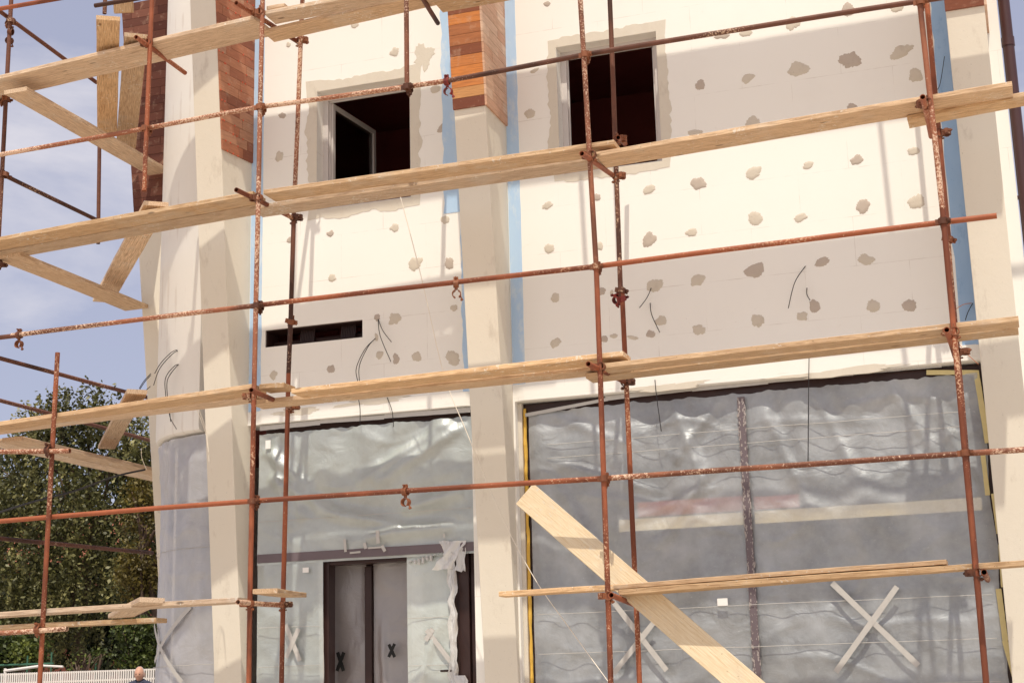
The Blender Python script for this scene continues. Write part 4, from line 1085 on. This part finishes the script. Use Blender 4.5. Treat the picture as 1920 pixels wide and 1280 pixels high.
# foliage -----------------------------------------------------------------------
def leaves(pts, size, seed, jitter=.5, aspect=.6):
    rnd = random.Random(seed); vs = []; fs = []; tone = []
    for (p, k) in pts:
        a = rnd.uniform(0, 2*PI); el = rnd.uniform(-1.1, 1.1)
        u = Vector((math.cos(a)*math.cos(el), math.sin(a)*math.cos(el), math.sin(el)))
        w = Vector((rnd.uniform(-1, 1), rnd.uniform(-1, 1), rnd.uniform(-1, 1))); w = (w-u*w.dot(u)).normalized()
        s = size*rnd.uniform(.6, 1.3); b_ = len(vs)
        vs += [p-u*s, p+w*s*aspect-u*s*.15, p+u*s, p-w*s*aspect-u*s*.15]; fs.append((b_, b_+1, b_+2, b_+3)); tone.append(min(1, max(0, k+rnd.uniform(-.3, .3))))
    return vs, fs, tone
def tree(name, label, cat_, base, h, clumps, mat, n, size, seed, droop=.0, group=None, trunk_r=.16):
    T = thing(name, label, cat_, base, group); rnd = random.Random(seed); base = Vector(base)
    pts = []
    for i in range(n):
        c, r = rnd.choice(clumps); 
        d = Vector((rnd.gauss(0, 1), rnd.gauss(0, 1), rnd.gauss(0, 1))).normalized()*rnd.random()**.42
        p = Vector(c)+Vector((d.x*r[0], d.y*r[1], d.z*r[2])); q = noise.noise(p*1.1+Vector((seed, 0, 0)))
        if q < -.22 and rnd.random() < .85: continue
        tn = .45+.5*noise.noise(p*1.7+Vector((0, seed, 0)))
        if droop:
            L = int(rnd.uniform(4, droop)); ph = rnd.random()*6
            for k in range(L):
                pts.append((p+Vector((.04*math.sin(k*.5+ph)+rnd.gauss(0, .03), rnd.gauss(0, .04), -.055*k)), tn))
        else:
            for k in range(5): pts.append((p+Vector((rnd.gauss(0, .07), rnd.gauss(0, .07), rnd.gauss(0, .07))), tn))
    vs, fs, tone = leaves(pts, size, seed)
    mesh('crown', vs, fs, mat, T, False, I4, tone)
    b = MB(); top = base+Vector((0, 0, h*.85)); pts_ = [base+(top-base)*i/8+Vector((.12*math.sin(i*1.3+seed), .1*math.cos(i+seed), 0))*(i > 0) for i in range(9)]
    b.tube(pts_, .1, 9, rr=[trunk_r*(1-.85*i/8) for i in range(9)])
    for k in range(18):
        i = rnd.randint(2, 7); s0 = pts_[i]; c, r = rnd.choice(clumps); e = Vector(c)+Vector((rnd.uniform(-.6, .6)*r[0], rnd.uniform(-.6, .6)*r[1], rnd.uniform(-.2, .6)*r[2]))
        mid = (s0+e)/2+Vector((0, 0, .25)); b.tube([s0, mid, e], .03, 6, rr=[trunk_r*.32, trunk_r*.2, .012])
    b.build('trunk', M['bark'], T, True); return T
def cl(px, py, Y, rx, ry, rz): P = at(px, py, Y); return (tuple(P), (rx, ry, rz))
GT = 'trees beyond the white fence'
cb = [cl(150,762,13,.75,.8,.75), cl(88,782,13,.7,.8,.6), cl(210,775,13.3,.7,.8,.7), cl(255,830,13.5,.8,.8,.8), cl(45,870,13,.8,.8,.8), cl(120,900,12.6,1.1,.9,1.0), cl(200,930,12.7,1.0,.9,1.0),
      cl(20,980,12.8,1.0,.9,1.0), cl(100,1020,12.5,1.1,.9,1.0), cl(190,1050,12.6,1.0,.8,.9), cl(40,1100,12.8,.9,.8,.8), cl(130,1130,12.6,1.0,.8,.8), cl(270,930,13.8,.7,.8,1.0), cl(-60,900,13.4,1.0,1,1.3), cl(-60,1080,13.4,1.0,1,1.2), cl(350,900,14,1,1,1.5)]
bt = at(130, 1280, 13); tree('birch_tree', 'large weeping birch with small light green leaves left of the building', 'tree', (bt.x, 13.2, .4), 8.0, cb, M['leaf'], 3300, .050, 5, droop=22, group=GT)
cg = [cl(262,960,12,.32,.4,.8), cl(268,1020,12,.45,.5,.8), cl(262,1075,12,.5,.5,.6), cl(300,1000,12,.7,.5,1.2)]
bt = at(275, 1280, 12); tree('golden_conifer', 'narrow yellow-brown conifer beside the curved corner', 'tree', (bt.x, 12, .4), 5.5, cg, M['leaf_gold'], 1500, .045, 8, group=GT)
cdk = [cl(x, y, 16, 1.5, .8, 1.3) for x in (-60, 50, 160, 270) for y in (920, 1040, 1150)]+[cl(x, 1190, 15, 1.2, .6, .8) for x in (0, 110, 210)]
bt = at(180, 1280, 16); tree('dark_evergreen', 'dark evergreen tree filling the shade behind the birch', 'tree', (bt.x, 16.2, .4), 6.5, cdk, M['leaf_dark'], 5200, .085, 12, group=GT)
for i, (cx_, lab, mt, nn, sz) in enumerate([([cl(20,1215,10.9,.55,.4,.30), cl(55,1225,10.8,.4,.35,.25), cl(5,1245,10.9,.3,.35,.2), cl(-30,1200,11,.5,.4,.4)], 'bright green shrub at the left edge above the fence', 'leaf_bright', 900, .05),
    ([cl(255,1190,10.9,.42,.35,.34), cl(250,1235,10.8,.38,.3,.28), cl(285,1225,10.9,.4,.3,.4)], 'round glossy green shrub behind the old man', 'leaf_bright', 900, .045),
    ([cl(160,1230,10.2,.28,.2,.12), cl(185,1228,10.2,.2,.2,.06), cl(140,1250,10.2,.2,.2,.1)], 'low yellow-green sprig above the middle of the fence', 'leaf_bright', 90, .04)]):
    c0 = cx_[0][0]
    tree('shrub', lab, 'shrub', (c0[0], c0[1], .4), max(.6, c0[2]-.4), cx_, M[mt], nn, sz, 20+i, group='shrubs behind the fence', trunk_r=.05)

# =================================================================== PERSON
def person():
    bz = .4; P = at(262, 1262, 7.0); px, py = P.x, 7.0
    hz = at(262, 1249, 7.0).z           # crown of the head
    T = thing('person', 'old man with thin grey hair in a dark blue jacket in front of the fence', 'person', (px, py, bz))
    face = Vector((.28, -1, 0)).normalized(); sd = Vector((face.y, -face.x, 0))*-1
    base = Vector((px, py, 0)); H = hz
    def q(s, f, z): return base+sd*s+face*f+Vector((0, 0, z))
    # one continuous skinned body
    vs = []; es = []; rr = []
    def jv(p, r, par=None):
        vs.append(p); rr.append(r)
        if par is not None: es.append((par, len(vs)-1))
        return len(vs)-1
    pel = jv(q(0, 0, bz+.93), (.17, .12)); wa = jv(q(0, 0, bz+1.12), (.165, .115), pel); ch = jv(q(0, .01, bz+1.32), (.185, .125), wa); ne = jv(q(0, -.01, H-.255), (.085, .075), ch); nk = jv(q(0, .01, H-.20), (.058, .058), ne)
    for s in (-1, 1):
        sh = jv(q(.17*s, -.01, H-.285), (.075, .07), ch if False else ne); el = jv(q(.25*s, -.03, bz+1.05), (.05, .05), sh); wr = jv(q(.26*s, .08, bz+.82), (.034, .03), el)
        hd = jv(q(.26*s, .10, bz+.755), (.038, .022), wr)
        for k, (o_, l_) in enumerate(((-.03, .07), (-.01, .085), (.01, .08), (.028, .065))):
            f1 = jv(q(.26*s, .10+o_, bz+.755-l_*.6), (.009, .009), hd); jv(q(.255*s, .105+o_, bz+.755-l_), (.008, .008), f1)
        t1 = jv(q((.26-.0)*s, .145, bz+.745), (.010, .010), hd); jv(q(.255*s, .155, bz+.715), (.009, .009), t1)
        hp = jv(q(.095*s, 0, bz+.86), (.095, .095), pel); kn = jv(q(.11*s, .02, bz+.48), (.06, .06), hp); an = jv(q(.11*s, -.01, bz+.09), (.042, .042), kn); jv(q(.12*s, .16, bz+.045), (.042, .035), an)
    me = bpy.data.meshes.new('body'); me.from_pydata([tuple(v) for v in vs], es, []); me.materials.append(M['jacket'])
    o = bpy.data.objects.new('body', me); place(o, I4, T)
    sk = o.modifiers.new('skin', 'SKIN'); sk.use_smooth_shade = True
    for i, r in enumerate(rr): me.skin_vertices[0].data[i].radius = r
    me.skin_vertices[0].data[0].use_root = True
    sb = o.modifiers.new('sub', 'SUBSURF'); sb.levels = 1; sb.render_levels = 2
    # head, shaped
    hc = q(0, .015, H-.118); vs = []; fs = []; nu, nv = 32, 24
    for j in range(nv+1):
        th = PI*j/nv
        for i in range(nu):
            ph = 2*PI*i/nu; s = math.sin(th)*math.cos(ph); f = math.sin(th)*math.sin(ph); z = math.cos(th)
            rx, ry, rz = .076, .096, .118
            x, y, zz = rx*s, ry*f, rz*z
            if z < -.1: x *= 1-.22*(-z-.1); y = y*(1-.12*(-z)) if f > 0 else y*(1-.45*(-z))
            if f > .6:
                nose = math.exp(-(s/.17)**2)*math.exp(-((z+.22)/.20)**2); y += .024*nose
                brow = math.exp(-((z-.12)/.10)**2)*math.exp(-(s/.55)**2); y += .006*brow
                for e in (-1, 1): y -= .011*math.exp(-((s-.36*e)/.15)**2)*math.exp(-((z+.02)/.10)**2)
                y -= .005*math.exp(-((z+.50)/.035)**2)*math.exp(-(s/.30)**2); y += .006*math.exp(-((z+.57)/.05)**2)*math.exp(-(s/.25)**2)
                y += .008*math.exp(-((z+.82)/.12)**2)*math.exp(-(s/.3)**2)
            vs.append(hc+sd*x+face*y+Vector((0, 0, zz)))
    for j in range(nv):
        for i in range(nu): fs.append((j*nu+i, j*nu+(i+1) % nu, (j+1)*nu+(i+1) % nu, (j+1)*nu+i))
    h = mesh('head', vs, fs, M['skin'], T, True)
    b = MB()
    for e in (-1, 1):
        c = hc+sd*(.077*e)-face*.005+Vector((0, 0, -.012)); b.tube([c+Vector((0, 0, .032)), c+face*-.012+Vector((0, 0, .015)), c+face*-.010+Vector((0, 0, -.01)), c+face*.006+Vector((0, 0, -.034))], .01, 7, rr=[.008, .013, .011, .006])
    b.build('ear', M['skin'], h, True)
    b = MB()
    for e in (-1, 1): c = hc+sd*(.027*e)+face*.086+Vector((0, 0, -.003)); b.tube([c-sd*.010, c, c+sd*.010], .005, 8, rr=[.003, .006, .003])
    b.build('eye', M['eye'], h, True)
    # thin hair cap on the back and sides
    vs = []; fs = []; nu, nv = 28, 10
    for j in range(nv+1):
        for i in range(nu+1):
            ph = rad(205)+rad(310-180)*i/nu*1.0; ph = rad(170)+rad(200)*i/nu; th = rad(12)+rad(98)*j/nv
            s = math.sin(th)*math.cos(ph); f = math.sin(th)*math.sin(ph); z = math.cos(th); k = 1.05+.02*nz_(i*.5, j*.5, 1)
            vs.append(hc+sd*(.077*s*k)+face*(.098*f*k)+Vector((0, 0, .119*z*k)))
    for j in range(nv):
        for i in range(nu): a = j*(nu+1)+i; fs.append((a, a+1, a+nu+2, a+nu+1))
    hr = mesh('hair', vs, fs, M['hair'], h, True); sm = hr.modifiers.new('thick', 'SOLIDIFY'); sm.thickness = .006
    # jacket collar and open shirt
    b = MB(); b.tube([q(.085*math.cos(a_), .09*math.sin(a_), H-.232-.03*math.sin(a_)) for a_ in [rad(115+i*31) for i in range(11)]], .02, 8); b.build('collar', M['jacket'], T, True)
    b = MB(); b.tube([q(0, .055, H-.25), q(0, .085, H-.31), q(0, .105, H-.40)], .03, 8, rr=[.03, .03, .012]); b.build('shirt', M['shirt'], T, True)
person()

# =================================================================== LIGHT
az = rad(16); el = rad(65.8)
to_sun = Vector((math.sin(az)*math.cos(el), -math.cos(az)*math.cos(el), math.sin(el)))
sd_ = bpy.data.lights.new('sun', 'SUN'); sd_.energy = 3.65; sd_.angle = rad(.5); sd_.color = (1, .92, .77)
so = bpy.data.objects.new('sun', sd_); COL.objects.link(so)
so.rotation_euler = (-to_sun).to_track_quat('-Z', 'Y').to_euler()
W = bpy.data.worlds.new('World'); SC.world = W; W.use_nodes = True; nt = W.node_tree; nt.nodes.clear(); n = N(nt)
sky = nt.nodes.new('ShaderNodeTexSky'); sky.sky_type = 'NISHITA'; sky.sun_disc = False
sky.sun_elevation = el; sky.sun_rotation = math.atan2(to_sun.x, to_sun.y); sky.air_density = 1.0; sky.dust_density = 2.2; sky.ozone_density = 2.0
v = n.coords('Generated', (1, 1, 2.6))
cln = n.noise(v, 2.6, 7, .58, .3)
tc_ = n('TexCoord'); sp_ = n('SeparateXYZ', {0: tc_.outputs['Generated']})
front = n.math('MULTIPLY', n.math('SUBTRACT', .15, sp_.outputs[1]), .30)      # unseen cloud bank added behind the camera to raise the ambient fill
front = n.math('MAXIMUM', front, 0.0)
f = n.ramp(n.math('ADD', cln, front), [(.50, (0, 0, 0)), (.74, (.80, .80, .80))])
tint = n.mix(.60, n.mix(1.0, sky.outputs[0], (1.0, .90, .98), 'MULTIPLY'), (3.6, 3.6, 4.3))
c = n.mix(f, tint, (6.2, 5.9, 6.0))
bg = n('Background', {'Color': c, 'Strength': .138}); out = n('OutputWorld', {'Surface': bg.outputs[0]})
SC.view_settings.view_transform = 'Standard'; SC.view_settings.look = 'None'; SC.view_settings.exposure = 0.12; SC.view_settings.gamma = 1
SC.view_settings.use_curve_mapping = False
SC.render.engine = 'CYCLES'
SC.cycles.transparent_max_bounces = 24
SC.cycles.max_bounces = 8
